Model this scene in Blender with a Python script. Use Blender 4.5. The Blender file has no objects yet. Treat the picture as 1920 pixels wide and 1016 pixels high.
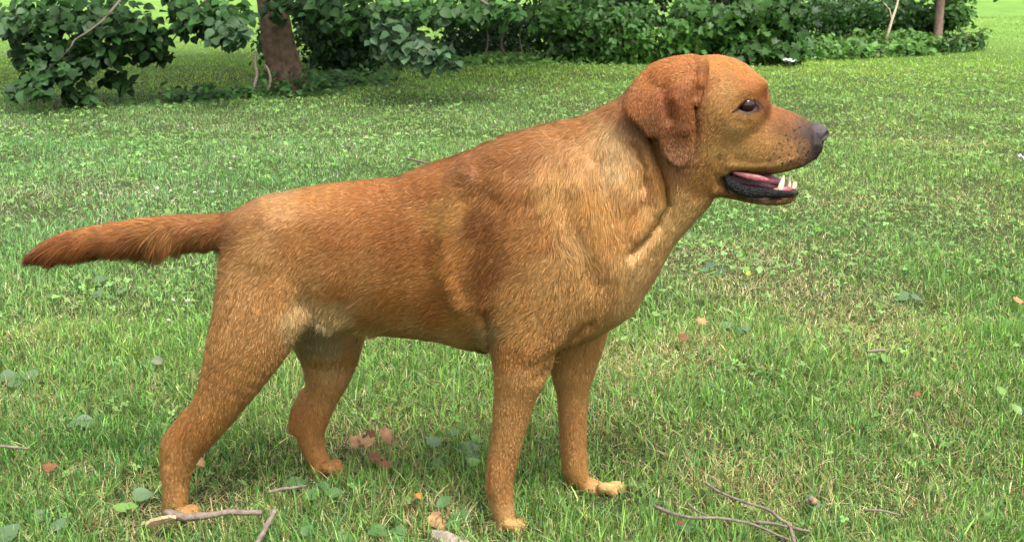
import bpy, bmesh, math, random
import numpy as np
from mathutils import Vector, Matrix

random.seed(7)
rng = np.random.default_rng(11)
scene = bpy.context.scene
COL = scene.collection

# ------------------------------------------------------------------ camera
CAM_H, PITCH, FPX = 0.87, math.radians(14.0), 2430.0      # height (m), downward tilt, focal length in photo pixels
cam_d = bpy.data.cameras.new('camera')
cam = bpy.data.objects.new('camera', cam_d)
COL.objects.link(cam)
cam.location = (0, 0, CAM_H)
cam.rotation_euler = (math.radians(90) - PITCH, 0, 0)
cam_d.sensor_width = 36.0
cam_d.lens = 36.0 * FPX / 1920.0
cam_d.clip_start, cam_d.clip_end = 0.05, 500.0
cam_d.dof.use_dof = True
cam_d.dof.focus_distance = 2.0
cam_d.dof.aperture_fstop = 22.0
scene.camera = cam

# ------------------------------------------------------------------ light: bright overcast day
SUN_EL, SUN_AZ = math.radians(62), math.radians(150)      # azimuth clockwise from +y (away from the camera)
w = bpy.data.worlds.new('World'); scene.world = w; w.use_nodes = True
nt = w.node_tree; nt.nodes.clear()
sky = nt.nodes.new('ShaderNodeTexSky'); sky.sky_type = 'NISHITA'
sky.sun_disc = False; sky.sun_elevation = SUN_EL; sky.sun_rotation = SUN_AZ
sky.air_density = 1.0; sky.dust_density = 4.0; sky.ozone_density = 1.0
hs = nt.nodes.new('ShaderNodeHueSaturation'); hs.inputs['Saturation'].default_value = 0.28
bg = nt.nodes.new('ShaderNodeBackground'); bg.inputs['Strength'].default_value = 0.15
wo = nt.nodes.new('ShaderNodeOutputWorld')
nt.links.new(sky.outputs[0], hs.inputs['Color']); nt.links.new(hs.outputs[0], bg.inputs[0]); nt.links.new(bg.outputs[0], wo.inputs[0])
sd = bpy.data.lights.new('sun', 'SUN'); sd.energy = 1.5; sd.angle = math.radians(14); sd.color = (1.0, 0.96, 0.9)
so = bpy.data.objects.new('sun', sd); COL.objects.link(so)
dirv = Vector((math.sin(SUN_AZ) * math.cos(SUN_EL), math.cos(SUN_AZ) * math.cos(SUN_EL), math.sin(SUN_EL)))
so.rotation_euler = dirv.to_track_quat('Z', 'Y').to_euler()
so.location = dirv * 20

vs = scene.view_settings
vs.view_transform = 'Standard'; vs.look = 'None'; vs.gamma = 1.0; vs.use_curve_mapping = False
vs.exposure = 1.62
cy = scene.cycles
cy.max_bounces = 8; cy.diffuse_bounces = 4; cy.glossy_bounces = 3; cy.transmission_bounces = 4; cy.transparent_max_bounces = 8
cy.use_denoising = True
cy.caustics_reflective = False; cy.caustics_refractive = False
scene.cycles_curves.shape = 'RIBBONS'
scene.cycles_curves.subdivisions = 2

# ------------------------------------------------------------------ helpers
cp, sp = math.cos(PITCH), math.sin(PITCH)
def at(px, py, Y):
    """world point at distance Y in front of the camera on the sight line of a photo pixel"""
    px = np.asarray(px, float); py = np.asarray(py, float); Y = np.asarray(Y, float)
    u = (px - 960) / FPX; v = (508 - py) / FPX
    t = Y / (cp + v * sp)
    return np.stack(np.broadcast_arrays(t * u, Y + 0 * t, CAM_H + t * (v * cp - sp)), -1)
def on_ground(px, py, z=0.0):
    v = (508 - py) / FPX
    t = (z - CAM_H) / (v * cp - sp)
    return np.array((t * (px - 960) / FPX, t * (cp + v * sp), z))
def to_px(P):
    P = np.asarray(P, float)
    d = P[..., 1] * cp - (P[..., 2] - CAM_H) * sp
    up = P[..., 1] * sp + (P[..., 2] - CAM_H) * cp
    return 960 + FPX * P[..., 0] / d, 508 - FPX * up / d
def lin(r, g, b):
    def f(c):
        c /= 255.0
        return c / 12.92 if c <= 0.04045 else ((c + 0.055) / 1.055) ** 2.4
    return (f(r), f(g), f(b))

def np_mesh(name, V, faces, col=None, smooth=True):
    """faces: one or several integer arrays (n,3) / (n,4)"""
    if not isinstance(faces, (list, tuple)): faces = [faces]
    me = bpy.data.meshes.new(name)
    V = np.asarray(V, np.float32)
    me.vertices.add(len(V)); me.vertices.foreach_set('co', V.ravel())
    loops = np.concatenate([np.asarray(f, np.int32).ravel() for f in faces])
    tot = np.concatenate([np.full(len(f), np.shape(f)[1], np.int32) for f in faces])
    start = np.concatenate([[0], np.cumsum(tot)[:-1]]).astype(np.int32)
    me.loops.add(len(loops)); me.loops.foreach_set('vertex_index', loops)
    me.polygons.add(len(tot)); me.polygons.foreach_set('loop_start', start); me.polygons.foreach_set('loop_total', tot)
    me.polygons.foreach_set('use_smooth', np.full(len(tot), smooth, bool))
    if col is not None:
        a = me.attributes.new('pigment', 'FLOAT_COLOR', 'POINT')
        c = np.ones((len(V), 4), np.float32); c[:, :3] = col
        a.data.foreach_set('color', c.ravel())
    me.update(calc_edges=True)
    return me
def link(name, data, mat=None, parent=None, loc=None):
    o = bpy.data.objects.new(name, data); COL.objects.link(o)
    if mat is not None and data is not None and not data.materials: data.materials.append(mat)
    if parent is not None: o.parent = parent
    if loc is not None: o.location = [float(c) for c in loc]
    return o
def tag(o, label=None, cat=None, group=None, kind=None):
    for k, v in (('label', label), ('category', cat), ('group', group), ('kind', kind)):
        if v: o[k] = v
    return o
def empty(name, loc):
    o = bpy.data.objects.new(name, None); COL.objects.link(o); o.location = [float(c) for c in loc]; o.empty_display_size = 0.05
    return o

def new_mat(name):
    m = bpy.data.materials.new(name); m.use_nodes = True
    n = m.node_tree.nodes; n.clear()
    out = n.new('ShaderNodeOutputMaterial'); b = n.new('ShaderNodeBsdfPrincipled')
    m.node_tree.links.new(b.outputs[0], out.inputs[0])
    return m, m.node_tree, b, out
def simple_mat(name, col, rough=0.6, spec=0.3, noise=0.0, scale=40, bump=0.0, bscale=200, coat=0.0):
    m, t, b, out = new_mat(name)
    b.inputs['Roughness'].default_value = rough; b.inputs['Specular IOR Level'].default_value = spec
    b.inputs['Coat Weight'].default_value = coat
    b.inputs['Base Color'].default_value = (*col, 1)
    tc = t.nodes.new('ShaderNodeTexCoord')
    if noise:
        nz = t.nodes.new('ShaderNodeTexNoise'); nz.inputs['Scale'].default_value = scale; nz.inputs['Detail'].default_value = 5
        mr = t.nodes.new('ShaderNodeMapRange'); mr.inputs[1].default_value = 0.3; mr.inputs[2].default_value = 0.7
        mr.inputs[3].default_value = 1 - noise; mr.inputs[4].default_value = 1 + noise
        mx = t.nodes.new('ShaderNodeMix'); mx.data_type = 'RGBA'; mx.blend_type = 'MULTIPLY'; mx.inputs[0].default_value = 1
        mx.inputs[6].default_value = (*col, 1)
        t.links.new(tc.outputs['Object'], nz.inputs[0]); t.links.new(nz.outputs[0], mr.inputs[0]); t.links.new(mr.outputs[0], mx.inputs[7]); t.links.new(mx.outputs[2], b.inputs['Base Color'])
    if bump:
        nb = t.nodes.new('ShaderNodeTexNoise'); nb.inputs['Scale'].default_value = bscale; nb.inputs['Detail'].default_value = 4
        bp = t.nodes.new('ShaderNodeBump'); bp.inputs['Strength'].default_value = bump; bp.inputs['Distance'].default_value = 0.004
        t.links.new(tc.outputs['Object'], nb.inputs[0]); t.links.new(nb.outputs[0], bp.inputs['Height']); t.links.new(bp.outputs[0], b.inputs['Normal'])
    return m
def plant_mat(name, rough=0.5, spec=0.35, trans=0.3, tint=(1.15, 1.15, 0.6)):
    """leaf or blade: pigment attribute, soft gloss, light passing through"""
    m, t, b, out = new_mat(name)
    at_ = t.nodes.new('ShaderNodeAttribute'); at_.attribute_name = 'pigment'
    b.inputs['Roughness'].default_value = rough; b.inputs['Specular IOR Level'].default_value = spec
    t.links.new(at_.outputs['Color'], b.inputs['Base Color'])
    tr = t.nodes.new('ShaderNodeBsdfTranslucent')
    mu = t.nodes.new('ShaderNodeMix'); mu.data_type = 'RGBA'; mu.blend_type = 'MULTIPLY'; mu.inputs[0].default_value = 1; mu.inputs[7].default_value = (*tint, 1)
    t.links.new(at_.outputs['Color'], mu.inputs[6]); t.links.new(mu.outputs[2], tr.inputs[0])
    mx = t.nodes.new('ShaderNodeMixShader'); mx.inputs[0].default_value = trans
    t.links.new(b.outputs[0], mx.inputs[1]); t.links.new(tr.outputs[0], mx.inputs[2]); t.links.new(mx.outputs[0], out.inputs[0])
    return m

def vnoise(x, y, scale, seed=0):
    """smooth value noise in [0,1] on arrays"""
    r = np.random.default_rng(seed).random((64, 64))
    x, y = x * .8192 - y * .5736 + 17, x * .5736 + y * .8192 + 9
    fx, fy = x / scale, y / scale
    ix, iy = np.floor(fx).astype(int), np.floor(fy).astype(int)
    tx, ty = fx - ix, fy - iy
    tx = tx * tx * (3 - 2 * tx); ty = ty * ty * (3 - 2 * ty)
    g = lambda a, b: r[a % 64, b % 64]
    return (g(ix, iy) * (1 - tx) + g(ix + 1, iy) * tx) * (1 - ty) + (g(ix, iy + 1) * (1 - tx) + g(ix + 1, iy + 1) * tx) * ty

def tube_np(pts, rad, n=8, jit=0.0, seed=0):
    """closed tapered tube along points -> V, quads"""
    pts = np.asarray(pts, float); rad = np.asarray(rad, float)
    r = np.random.default_rng(seed)
    tan = np.gradient(pts, axis=0); tan /= np.linalg.norm(tan, axis=1, keepdims=True) + 1e-9
    ref = np.array((0.31, 0.92, 0.23)) if abs(tan[0] @ np.array((0, 0, 1.0))) > 0.7 else np.array((0, 0, 1.0))
    V = []
    for p, t, q in zip(pts, tan, rad):
        a = np.cross(t, ref); a /= np.linalg.norm(a) + 1e-9; b = np.cross(t, a)
        ang = np.arange(n) * 2 * math.pi / n
        rr = q * (1 + jit * r.uniform(-1, 1, n))
        V.append(p + rr[:, None] * (np.cos(ang)[:, None] * a + np.sin(ang)[:, None] * b))
    k = len(pts); V = np.concatenate(V + [pts[:1], pts[-1:]])
    F = [(i * n + j, i * n + (j + 1) % n, (i + 1) * n + (j + 1) % n, (i + 1) * n + j) for i in range(k - 1) for j in range(n)]
    T = [(k * n, (j + 1) % n, j) for j in range(n)] + [(k * n + 1, (k - 1) * n + j, (k - 1) * n + (j + 1) % n) for j in range(n)]
    return V, np.array(F), np.array(T)
def smooth_path(P, k=4):
    """Catmull-Rom through rows of P (any number of columns)"""
    P = np.asarray(P, float)
    if len(P) < 3: 
        s = np.linspace(0, 1, k + 1)[:, None]; return P[0] * (1 - s) + P[-1] * s
    Q = np.vstack([2 * P[0] - P[1], P, 2 * P[-1] - P[-2]]); out = []
    for i in range(1, len(Q) - 2):
        for s in np.arange(k) / k:
            out.append(0.5 * (2 * Q[i] + (Q[i + 1] - Q[i - 1]) * s + (2 * Q[i - 1] - 5 * Q[i] + 4 * Q[i + 1] - Q[i + 2]) * s * s + (3 * Q[i] - Q[i - 1] - 3 * Q[i + 1] + Q[i + 2]) * s ** 3))
    out.append(P[-1]); return np.array(out)
def join(parts):
    """parts: list of (V, quads, tris[, col]) -> one"""
    V, Q, T, o = [], [], [], 0
    for p in parts:
        V.append(p[0])
        if len(p[1]): Q.append(np.asarray(p[1]) + o)
        if len(p[2]): T.append(np.asarray(p[2]) + o)
        o += len(p[0])
    F = []
    if Q: F.append(np.concatenate(Q))
    if T: F.append(np.concatenate(T))
    return np.concatenate(V), F
# ================================================================== GROUND
def ground_z(x, y):
    x = np.asarray(x, float); y = np.asarray(y, float)
    a = 0.004 * np.sin(x * 3.1 + .7) * np.cos(y * 2.7) + 0.003 * np.sin(x * 7.3 + y * 5.1)
    far = np.clip((y - 4.0) / 5.0, 0, 1)
    return a + far * 0.02 * np.sin(x * .9 + 1.3) * np.cos(y * .7)
gx = np.concatenate([np.linspace(-80, -8, 20), np.linspace(-7.8, 7.8, 131), np.linspace(8, 80, 20)])
gy = np.concatenate([np.linspace(-25, -1, 10), np.linspace(-.8, 14, 150), np.linspace(14.5, 130, 45)])
XX, YY = np.meshgrid(gx, gy, indexing='ij')
GV = np.stack([XX, YY, ground_z(XX, YY)], -1).reshape(-1, 3)
n1, n2 = len(gx), len(gy)
ii = np.arange((n1 - 1) * n2).reshape(n1 - 1, n2)[:, :-1].ravel()
GF = np.stack([ii, ii + n2, ii + n2 + 1, ii + 1], 1)
m_ground, t, b, out = new_mat('lawn_soil')
tc = t.nodes.new('ShaderNodeTexCoord')
def noise_node(t, tc, scale, detail=6, rough=.6):
    n = t.nodes.new('ShaderNodeTexNoise'); n.inputs['Scale'].default_value = scale; n.inputs['Detail'].default_value = detail; n.inputs['Roughness'].default_value = rough
    t.links.new(tc.outputs['Object'], n.inputs[0]); return n
def ramp(t, src, stops):
    r = t.nodes.new('ShaderNodeValToRGB'); el = r.color_ramp.elements
    while len(el) < len(stops): el.new(.5)
    for e, (p, c) in zip(el, stops): e.position = p; e.color = (*c, 1)
    t.links.new(src, r.inputs[0]); return r
# near: thatch and soil, darkened for shade between blades; far: mown field, sunlight painted into its colour
near = ramp(t, noise_node(t, tc, 60).outputs[0], [(.3, (.024, .036, .010)), (.5, (.048, .068, .019)), (.7, (.095, .095, .036))])
fa = ramp(t, noise_node(t, tc, 4, 12, .72).outputs[0], [(.28, (.095, .18, .035)), (.5, (.14, .25, .05)), (.72, (.20, .31, .085))])
fb = ramp(t, noise_node(t, tc, .45, 3).outputs[0], [(.35, (.85, .92, .8)), (.65, (1.12, 1.08, 1.0))])
mu = t.nodes.new('ShaderNodeMix'); mu.data_type = 'RGBA'; mu.blend_type = 'MULTIPLY'; mu.inputs[0].default_value = 1
t.links.new(fa.outputs[0], mu.inputs[6]); t.links.new(fb.outputs[0], mu.inputs[7])
sx = t.nodes.new('ShaderNodeSeparateXYZ'); t.links.new(tc.outputs['Object'], sx.inputs[0])
mr = t.nodes.new('ShaderNodeMapRange'); mr.inputs[1].default_value = 9.0; mr.inputs[2].default_value = 13.0
t.links.new(sx.outputs['Y'], mr.inputs[0])
mg = t.nodes.new('ShaderNodeMix'); mg.data_type = 'RGBA'
t.links.new(mr.outputs[0], mg.inputs[0]); t.links.new(near.outputs[0], mg.inputs[6]); t.links.new(mu.outputs[2], mg.inputs[7])
t.links.new(mg.outputs[2], b.inputs['Base Color']); b.inputs['Roughness'].default_value = 0.9; b.inputs['Specular IOR Level'].default_value = 0.1
bpn = t.nodes.new('ShaderNodeBump'); bpn.inputs['Strength'].default_value = .9; bpn.inputs['Distance'].default_value = .03
t.links.new(noise_node(t, tc, 35, 8, .7).outputs[0], bpn.inputs['Height']); t.links.new(bpn.outputs[0], b.inputs['Normal'])
tag(link('lawn', np_mesh('lawn', GV, GF), m_ground), kind='structure')

# ------------------------------------------------------------------ grass blades
GREEN = np.array([(.070, .150, .028), (.095, .190, .036), (.055, .125, .030), (.120, .215, .045), (.085, .150, .050), (.150, .240, .060), (.06, .14, .05)])
STRAW = np.array([(.34, .29, .15), (.42, .36, .21), (.26, .20, .10), (.30, .28, .12), (.20, .13, .065)])
TUFTS = [(1500, 470, .25, 1), (1350, 500, .3, 1), (1500, 560, .35, 1), (1650, 580, .3, 1), (1280, 490, .25, 1), (100, 620, .25, 1), (90, 365, .35, 1), (1760, 265, .4, 1), (1850, 380, .4, 1), (1560, 380, .4, .8), (1700, 130, .6, 1), (1300, 640, .25, .8),
         (690, 840, .12, 1.4), (250, 960, .16, .9), (360, 985, .15, 1), (1200, 690, .2, .9), (1720, 780, .22, .6), (1660, 650, .3, .8), (90, 900, .2, .8), (450, 930, .2, .7), (820, 970, .14, .9), (1400, 930, .2, .7), (1760, 960, .2, .7), (60, 760, .2, .5)]
TG = np.array([on_ground(p[0], p[1])[:2] for p in TUFTS])
def dryness(x, y):
    d = .16 + .62 * np.clip(vnoise(x + 40, y + 40, .28, 31) * .6 + vnoise(x + 40, y + 40, .9, 32) * .6 - .42, 0, 1)
    for (gx_, gy_), tt in zip(TG, TUFTS):
        d = d + .42 * tt[3] * np.exp(-(((x - gx_) ** 2 + ((y - gy_) * .8) ** 2) / (tt[2] * (.35 + .12 * gy_)) ** 2))
    d = d * (1 - .75 * np.clip((y - 6.0) / 2.5, 0, 1))
    return np.clip(d, .02, .85)
# the turf is pressed down where the dog's feet stand
PAWS = [on_ground(965, 1005)[:2], on_ground(1140, 935)[:2]]
def blades(n, y0, y1, margin, hmin, hmax, wmin, wmax, nseg, seed, power=1.0, dens=None):
    r = np.random.default_rng(seed)
    y = y0 + (y1 - y0) * r.random(n) ** power
    x = (r.random(n) * 2 - 1) * (.405 * y + margin)
    # blades stand in small tufts
    tx = np.round(x / .035) * .035; ty = np.round(y / .035) * .035
    pull = (y < 5) * r.random(n) * .45 * np.clip(vnoise(x + 40, y + 40, .06, 5) * 1.6 - .4, 0, 1)
    x = x + (tx + .012 * np.sin(ty * 91) - x) * pull; y = y + (ty + .012 * np.sin(tx * 77) - y) * pull
    lush = vnoise(x + 40, y + 40, .22, 41) * .6 + vnoise(x + 40, y + 40, .08, 42) * .4
    keep = r.random(n) < .50 + .8 * lush
    x, y, lush = x[keep], y[keep], lush[keep]; n = len(x)
    dr = dryness(x, y); dead = r.random(n) < dr
    h = (hmin + (hmax - hmin) * r.random(n) ** 1.3) * (.6 + .75 * lush) * np.where(dead, .85, 1)
    for fx_, fy_ in PAWS:
        h = h * (1 - .62 * np.exp(-(((x - fx_) / .055) ** 2 + ((y - fy_ + .03) / .06) ** 2) ** 2))
    tall = r.random(n) < .02; h = np.where(tall, h * 1.35, h)
    if nseg == 2: h = h * (1 + .38 * np.clip((3.9 - y) / 1.1, 0, 1))
    wd = r.uniform(wmin, wmax, n) * np.where(dead, .8, 1)
    az = r.random(n) * 2 * math.pi
    lean = np.abs(r.normal(0, .55, n)) * h * np.where(dead, 1.5, 1) + h * .1
    ld = np.stack([np.cos(az), np.sin(az)], 1)
    fz = az + math.pi / 2 + r.normal(0, .5, n); wdir = np.stack([np.cos(fz), np.sin(fz)], 1)
    ts = np.linspace(0, 1, nseg + 1); V_ = []
    z0 = ground_z(x, y) - .002
    hz = np.where(dead, h * r.uniform(.35, .95, n), h)
    for k_, tt in enumerate(ts):
        cx = x + ld[:, 0] * lean * tt ** 1.8; cy_ = y + ld[:, 1] * lean * tt ** 1.8
        cz = z0 + hz * (tt - .22 * tt * tt * np.clip(lean / h, 0, 1.5))
        ww = wd * (1 - .25 * tt) * .5
        if k_ < nseg:
            V_.append(np.stack([cx - wdir[:, 0] * ww, cy_ - wdir[:, 1] * ww, cz], 1)); V_.append(np.stack([cx + wdir[:, 0] * ww, cy_ + wdir[:, 1] * ww, cz], 1))
        else: V_.append(np.stack([cx, cy_, cz], 1))
    m = len(V_); VV = np.stack(V_, 1)
    base = np.arange(n)[:, None] * m
    qs = [base + np.array([[2 * k_, 2 * k_ + 1, 2 * k_ + 3, 2 * k_ + 2]]) for k_ in range(nseg - 1)]
    tr = base + np.array([[2 * nseg - 2, 2 * nseg - 1, 2 * nseg]])
    g = GREEN[r.integers(0, len(GREEN), n)] * np.exp(r.normal(0, .34, n))[:, None]
    patch = vnoise(x + 40, y + 40, .5, 51)
    g = g * (1 + (patch - .5)[:, None] * np.array((.5, .25, .3)))
    s_ = STRAW[r.integers(0, len(STRAW), n)] * np.exp(r.normal(0, .25, n))[:, None]
    c = np.where(dead[:, None], s_, g)
    far = np.clip((y - 7.2) / 2.0, 0, 1)[:, None]
    c = c * np.array((1.34, 1.38, 1.36)) * (1 + .36 * np.clip((y - 2.3) / 1.6, 0, 1) + .16 * np.clip((y - 4) / 3, 0, 1))[:, None]
    c = c * (1 - far) + c * np.array((1.6, 1.42, .95)) * far  # sunlit look of the far field put into the blade colour
    mid = (np.clip((y - 2.8) / 1.2, 0, 1) * np.clip((8.5 - y) / 2, 0, 1) * np.clip(.6 - x * .35, 0, 1))[:, None]
    c = c * (1 + mid * np.array((-.02, .02, .45)))
    bl = (.85 * np.clip((y - 9) / 3.5, 0, 1))[:, None]
    c = c * (1 - bl) + np.array((.18, .29, .07)) * np.exp(r.normal(0, .1, n))[:, None] * bl  # farthest blades blend to the painted sunlit field colour
    cc = np.repeat(c[:, None], m, 1)
    # pale dry tips on some blades, pale sheath at the root
    tip = (r.random(n) < .25)[:, None]
    cc[:, -1] = np.where(tip, cc[:, -1] * .4 + np.array((.30, .26, .12)) * .6, cc[:, -1] * 1.15)
    cc[:, 0:2] = cc[:, 0:2] * .75 + np.array((.12, .11, .05)) * .25
    return VV.reshape(-1, 3), (np.concatenate(qs) if qs else np.zeros((0, 4), int)), tr, cc.reshape(-1, 3)
def build_stuff(name, parts, mat, parent=None, smooth=True):
    V_, F_ = join([p[:3] for p in parts]); c = np.concatenate([p[3] for p in parts])
    o = link(name, np_mesh(name, V_, F_, c, smooth), mat, parent); tag(o, kind='stuff'); return o
m_grass = plant_mat('grass_blade', .5, .14, .42, (1.1, 1.15, .6))
sets = [blades(185000, 1.55, 2.95, .35, .014, .048, .0011, .0026, 3, 101),
        blades(210000, 2.85, 6.0, .5, .011, .034, .0013, .0027, 2, 102, 1.15),
        blades(200000, 5.8, 10.5, .6, .011, .028, .0022, .0046, 1, 103, 1.1),
        blades(70000, 10.0, 17.0, 1.0, .012, .026, .007, .015, 1, 104, 1.1)]
grass = build_stuff('grass', sets, m_grass, None, False)

# ------------------------------------------------------------------ clover and small broad leaves mixed into the turf
def discs(n, y0, y1, margin, rmin, rmax, hmin, hmax, seed, col, thr, tri=True):
    r = np.random.default_rng(seed)
    y = y0 + (y1 - y0) * r.random(n); x = (r.random(n) * 2 - 1) * (.405 * y + margin)
    k_ = vnoise(x + 60, y + 60, .35, seed) * .6 + vnoise(x + 60, y + 60, .11, seed + 1) * .4
    m = (k_ + r.normal(0, .16, n) > thr + .06) & (r.random(n) < np.clip((y - y0) / 1.1, 0, 1) ** 1.5 + .02); x, y, k_ = x[m], y[m], k_[m]; n = len(x)
    h = r.uniform(hmin, hmax, n); z = ground_z(x, y) + h
    rad = r.uniform(rmin, rmax, n); a0 = r.random(n) * 6.28
    parts = 3 if tri else 1
    VV, cc = [], []
    nrm = r.normal(0, .35, (n, 3)); nrm[:, 2] = 1; nrm /= np.linalg.norm(nrm, axis=1, keepdims=True)
    e1 = np.cross(nrm, np.array((0, 1, 0))); e1 /= np.linalg.norm(e1, axis=1, keepdims=True); e2 = np.cross(nrm, e1)
    c = np.array(col) * np.exp(r.normal(0, .25, n))[:, None] * (1 + r.normal(0, .08, (n, 3)))
    for p in range(parts):
        a = a0 + p * 2.094; d = e1 * np.cos(a)[:, None] + e2 * np.sin(a)[:, None]; s_ = np.cross(nrm, d)
        ctr = np.stack([x, y, z], 1)
        pts = [(0, 0), (.55, .42), (1.05, .30), (1.0, 0), (1.05, -.30), (.55, -.42)]
        fold = .12 * rad
        for u_, v_ in pts:
            VV.append(ctr + d * (u_ * rad)[:, None] + s_ * (v_ * rad)[:, None] * 1.15 + nrm * (abs(v_) * fold * 2)[:, None] if False else ctr + d * (u_ * rad)[:, None] + s_ * (v_ * rad * 1.15)[:, None] + nrm * (abs(v_) * fold * 2)[:, None])
    VV = np.stack(VV, 1); m_ = VV.shape[1]; base = np.arange(n)[:, None] * m_
    F = [base + np.array([[6 * p, 6 * p + 1, 6 * p + 2, 6 * p + 3]]) for p in range(parts)] + [base + np.array([[6 * p, 6 * p + 3, 6 * p + 4, 6 * p + 5]]) for p in range(parts)]
    return VV.reshape(-1, 3), np.concatenate(F), np.zeros((0, 3), int), np.repeat(c[:, None], m_, 1).reshape(-1, 3)
m_clover = plant_mat('clover_leaf', .5, .15, .3)
clover = build_stuff('clover', [discs(8000, 1.5, 3.4, .4, .004, .008, .008, .028, 201, (.13, .23, .06), .62),
    discs(22000, 2.4, 6.2, .5, .005, .010, .012, .030, 203, (.15, .27, .075), .48),
    discs(24000, 4.8, 10.0, .6, .006, .013, .012, .030, 205, (.17, .29, .085), .44)], m_clover)
# ================================================================== TREES AND SHRUBS
def leaf_shape(kind, k=0, seed=0):
    """one leaf along +x, face up +z, unit length; returns V, quads, tris"""
    r = np.random.default_rng(seed)
    if kind == 'ovate':      # heart-ovate with drawn-out tip
        prof = [(0, .0), (.06, .26), (.22, .42), (.42, .44), (.62, .34), (.80, .19), (1.0, .0)]
        prof[1] = (-.03, .22)
    elif kind == 'lobed':    # maple-like
        prof = [(0, .0), (-.04, .22), (.16, .52), (.30, .30), (.58, .50), (.62, .22), (1.0, 0)]
    else:                    # small elliptic
        prof = [(0, 0), (.2, .20), (.5, .28), (.8, .16), (1, 0)]
    fold, curl = r.uniform(.10, .28), r.uniform(.05, .30)
    V = []
    for x, w_ in prof:
        z = -curl * x * x
        V += [(x, w_, z + fold * w_ + r.normal(0, .015)), (max(x, 0) * .99, 0, z), (x, -w_, z + fold * w_ + r.normal(0, .015))]
    Q = []
    for i in range(len(prof) - 1):
        Q += [(3 * i + 1, 3 * i + 4, 3 * i + 3, 3 * i), (3 * i + 2, 3 * i + 5, 3 * i + 4, 3 * i + 1)]
    return np.array(V), np.array(Q)
def frames(nrm, along):
    n = nrm / np.linalg.norm(nrm, axis=1, keepdims=True)
    a = along - n * (along * n).sum(1, keepdims=True); a /= np.linalg.norm(a, axis=1, keepdims=True) + 1e-9
    return a, np.cross(n, a), n
def leaves_np(shapes, P, nrm, along, size, col, seed=0):
    r = np.random.default_rng(seed); a, s_, n = frames(nrm, along); out = []
    pick = r.integers(0, len(shapes), len(P))
    for k, (V, Q) in enumerate(shapes):
        m = pick == k
        if not m.any(): continue
        W = P[m][:, None] + size[m][:, None, None] * (V[None, :, 0:1] * a[m][:, None] + V[None, :, 1:2] * s_[m][:, None] + V[None, :, 2:3] * n[m][:, None])
        F = (np.arange(m.sum())[:, None, None] * len(V) + Q[None]).reshape(-1, 4)
        out.append((W.reshape(-1, 3), F, np.zeros((0, 3), int), np.repeat(col[m][:, None], len(V), 1).reshape(-1, 3)))
    return out
OV = [leaf_shape('ovate', seed=i) for i in range(6)]
LO = [leaf_shape('lobed', seed=i) for i in range(5)]
EL = [leaf_shape('ell', seed=i) for i in range(4)]
m_bark = simple_mat('bark', lin(106, 88, 72), .9, .1, noise=.45, scale=26, bump=1.0, bscale=90)
m_stem = simple_mat('stem_bark', lin(100, 90, 78), .85, .15, noise=.3, scale=40, bump=.4)
m_pale = simple_mat('pale_dead_wood', lin(168, 152, 130), .85, .15, noise=.25, scale=60, bump=.4)
m_leaf = plant_mat('tree_leaf', .5, .18, .28, (1.0, 1.25, .5))
m_leaf2 = plant_mat('shrub_leaf', .48, .25, .30, (1.1, 1.2, .5))

# ------------------------------------------------------------------ the drooping tree on the left
TB = on_ground(535, 172)
tree = empty('tree', TB)
tag(tree, 'broadleaf tree with leaning bare trunk and low drooping boughs of big dark leaves', 'tree')
trk = [(0.03, 0, -.05, .165), (.015, 0, .04, .128), (-.005, 0, .14, .108), (-.03, 0, .30, .098), (-.06, 0, .60, .092), (-.10, .02, 1.2, .085), (-.12, .05, 2.2, .07), (-.10, .1, 3.6, .045), (-.05, .12, 5.0, .02)]
pt = smooth_path(np.array(trk), 5)
Vt, Ft, Tt = tube_np(pt[:, :3], pt[:, 3], 28)
ang = np.arctan2(Vt[:, 1], Vt[:, 0]); rad_ = np.clip(1 - Vt[:, 2] / .35, 0, 1) ** 2
for cx_, i in zip(pt, range(len(pt))): pass
cc_ = np.stack([np.interp(Vt[:, 2], pt[:, 2], pt[:, d]) for d in (0, 1)], 1)
dv = Vt[:, :2] - cc_
an_ = np.arctan2(dv[:, 1], dv[:, 0])
flare = 1 + rad_ * (.22 * np.cos(an_ * 5 + .6) + .14 * np.cos(an_ * 3 - 1)) + .035 * np.sin(an_ * 9 + Vt[:, 2] * 6) + .02 * np.sin(an_ * 17 - Vt[:, 2] * 23)
Vt[:, :2] = cc_ + dv * flare[:, None]
link('trunk', np_mesh('trunk', Vt, [Ft, Tt]), m_bark, tree)
for pts, rr in ([[(.06, -.03, .04), (.16, -.06, .025), (.24, -.10, -.01)], (.06, .035, .012)], [[(.05, -.09, .03), (.07, -.2, .0), (.1, -.26, -.02)], (.05, .03, .01)], [[(-.07, -.05, .03), (-.15, -.10, .0), (-.2, -.12, -.02)], (.05, .03, .01)]):
    p_ = smooth_path(np.array(pts), 4); q_ = smooth_path(np.array(rr)[:, None], 4)[:, 0]
    V_, F_, T_ = tube_np(p_, q_, 10, .12, 3); link('root', np_mesh('root', V_, [F_, T_]), m_bark, tree)
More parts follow.
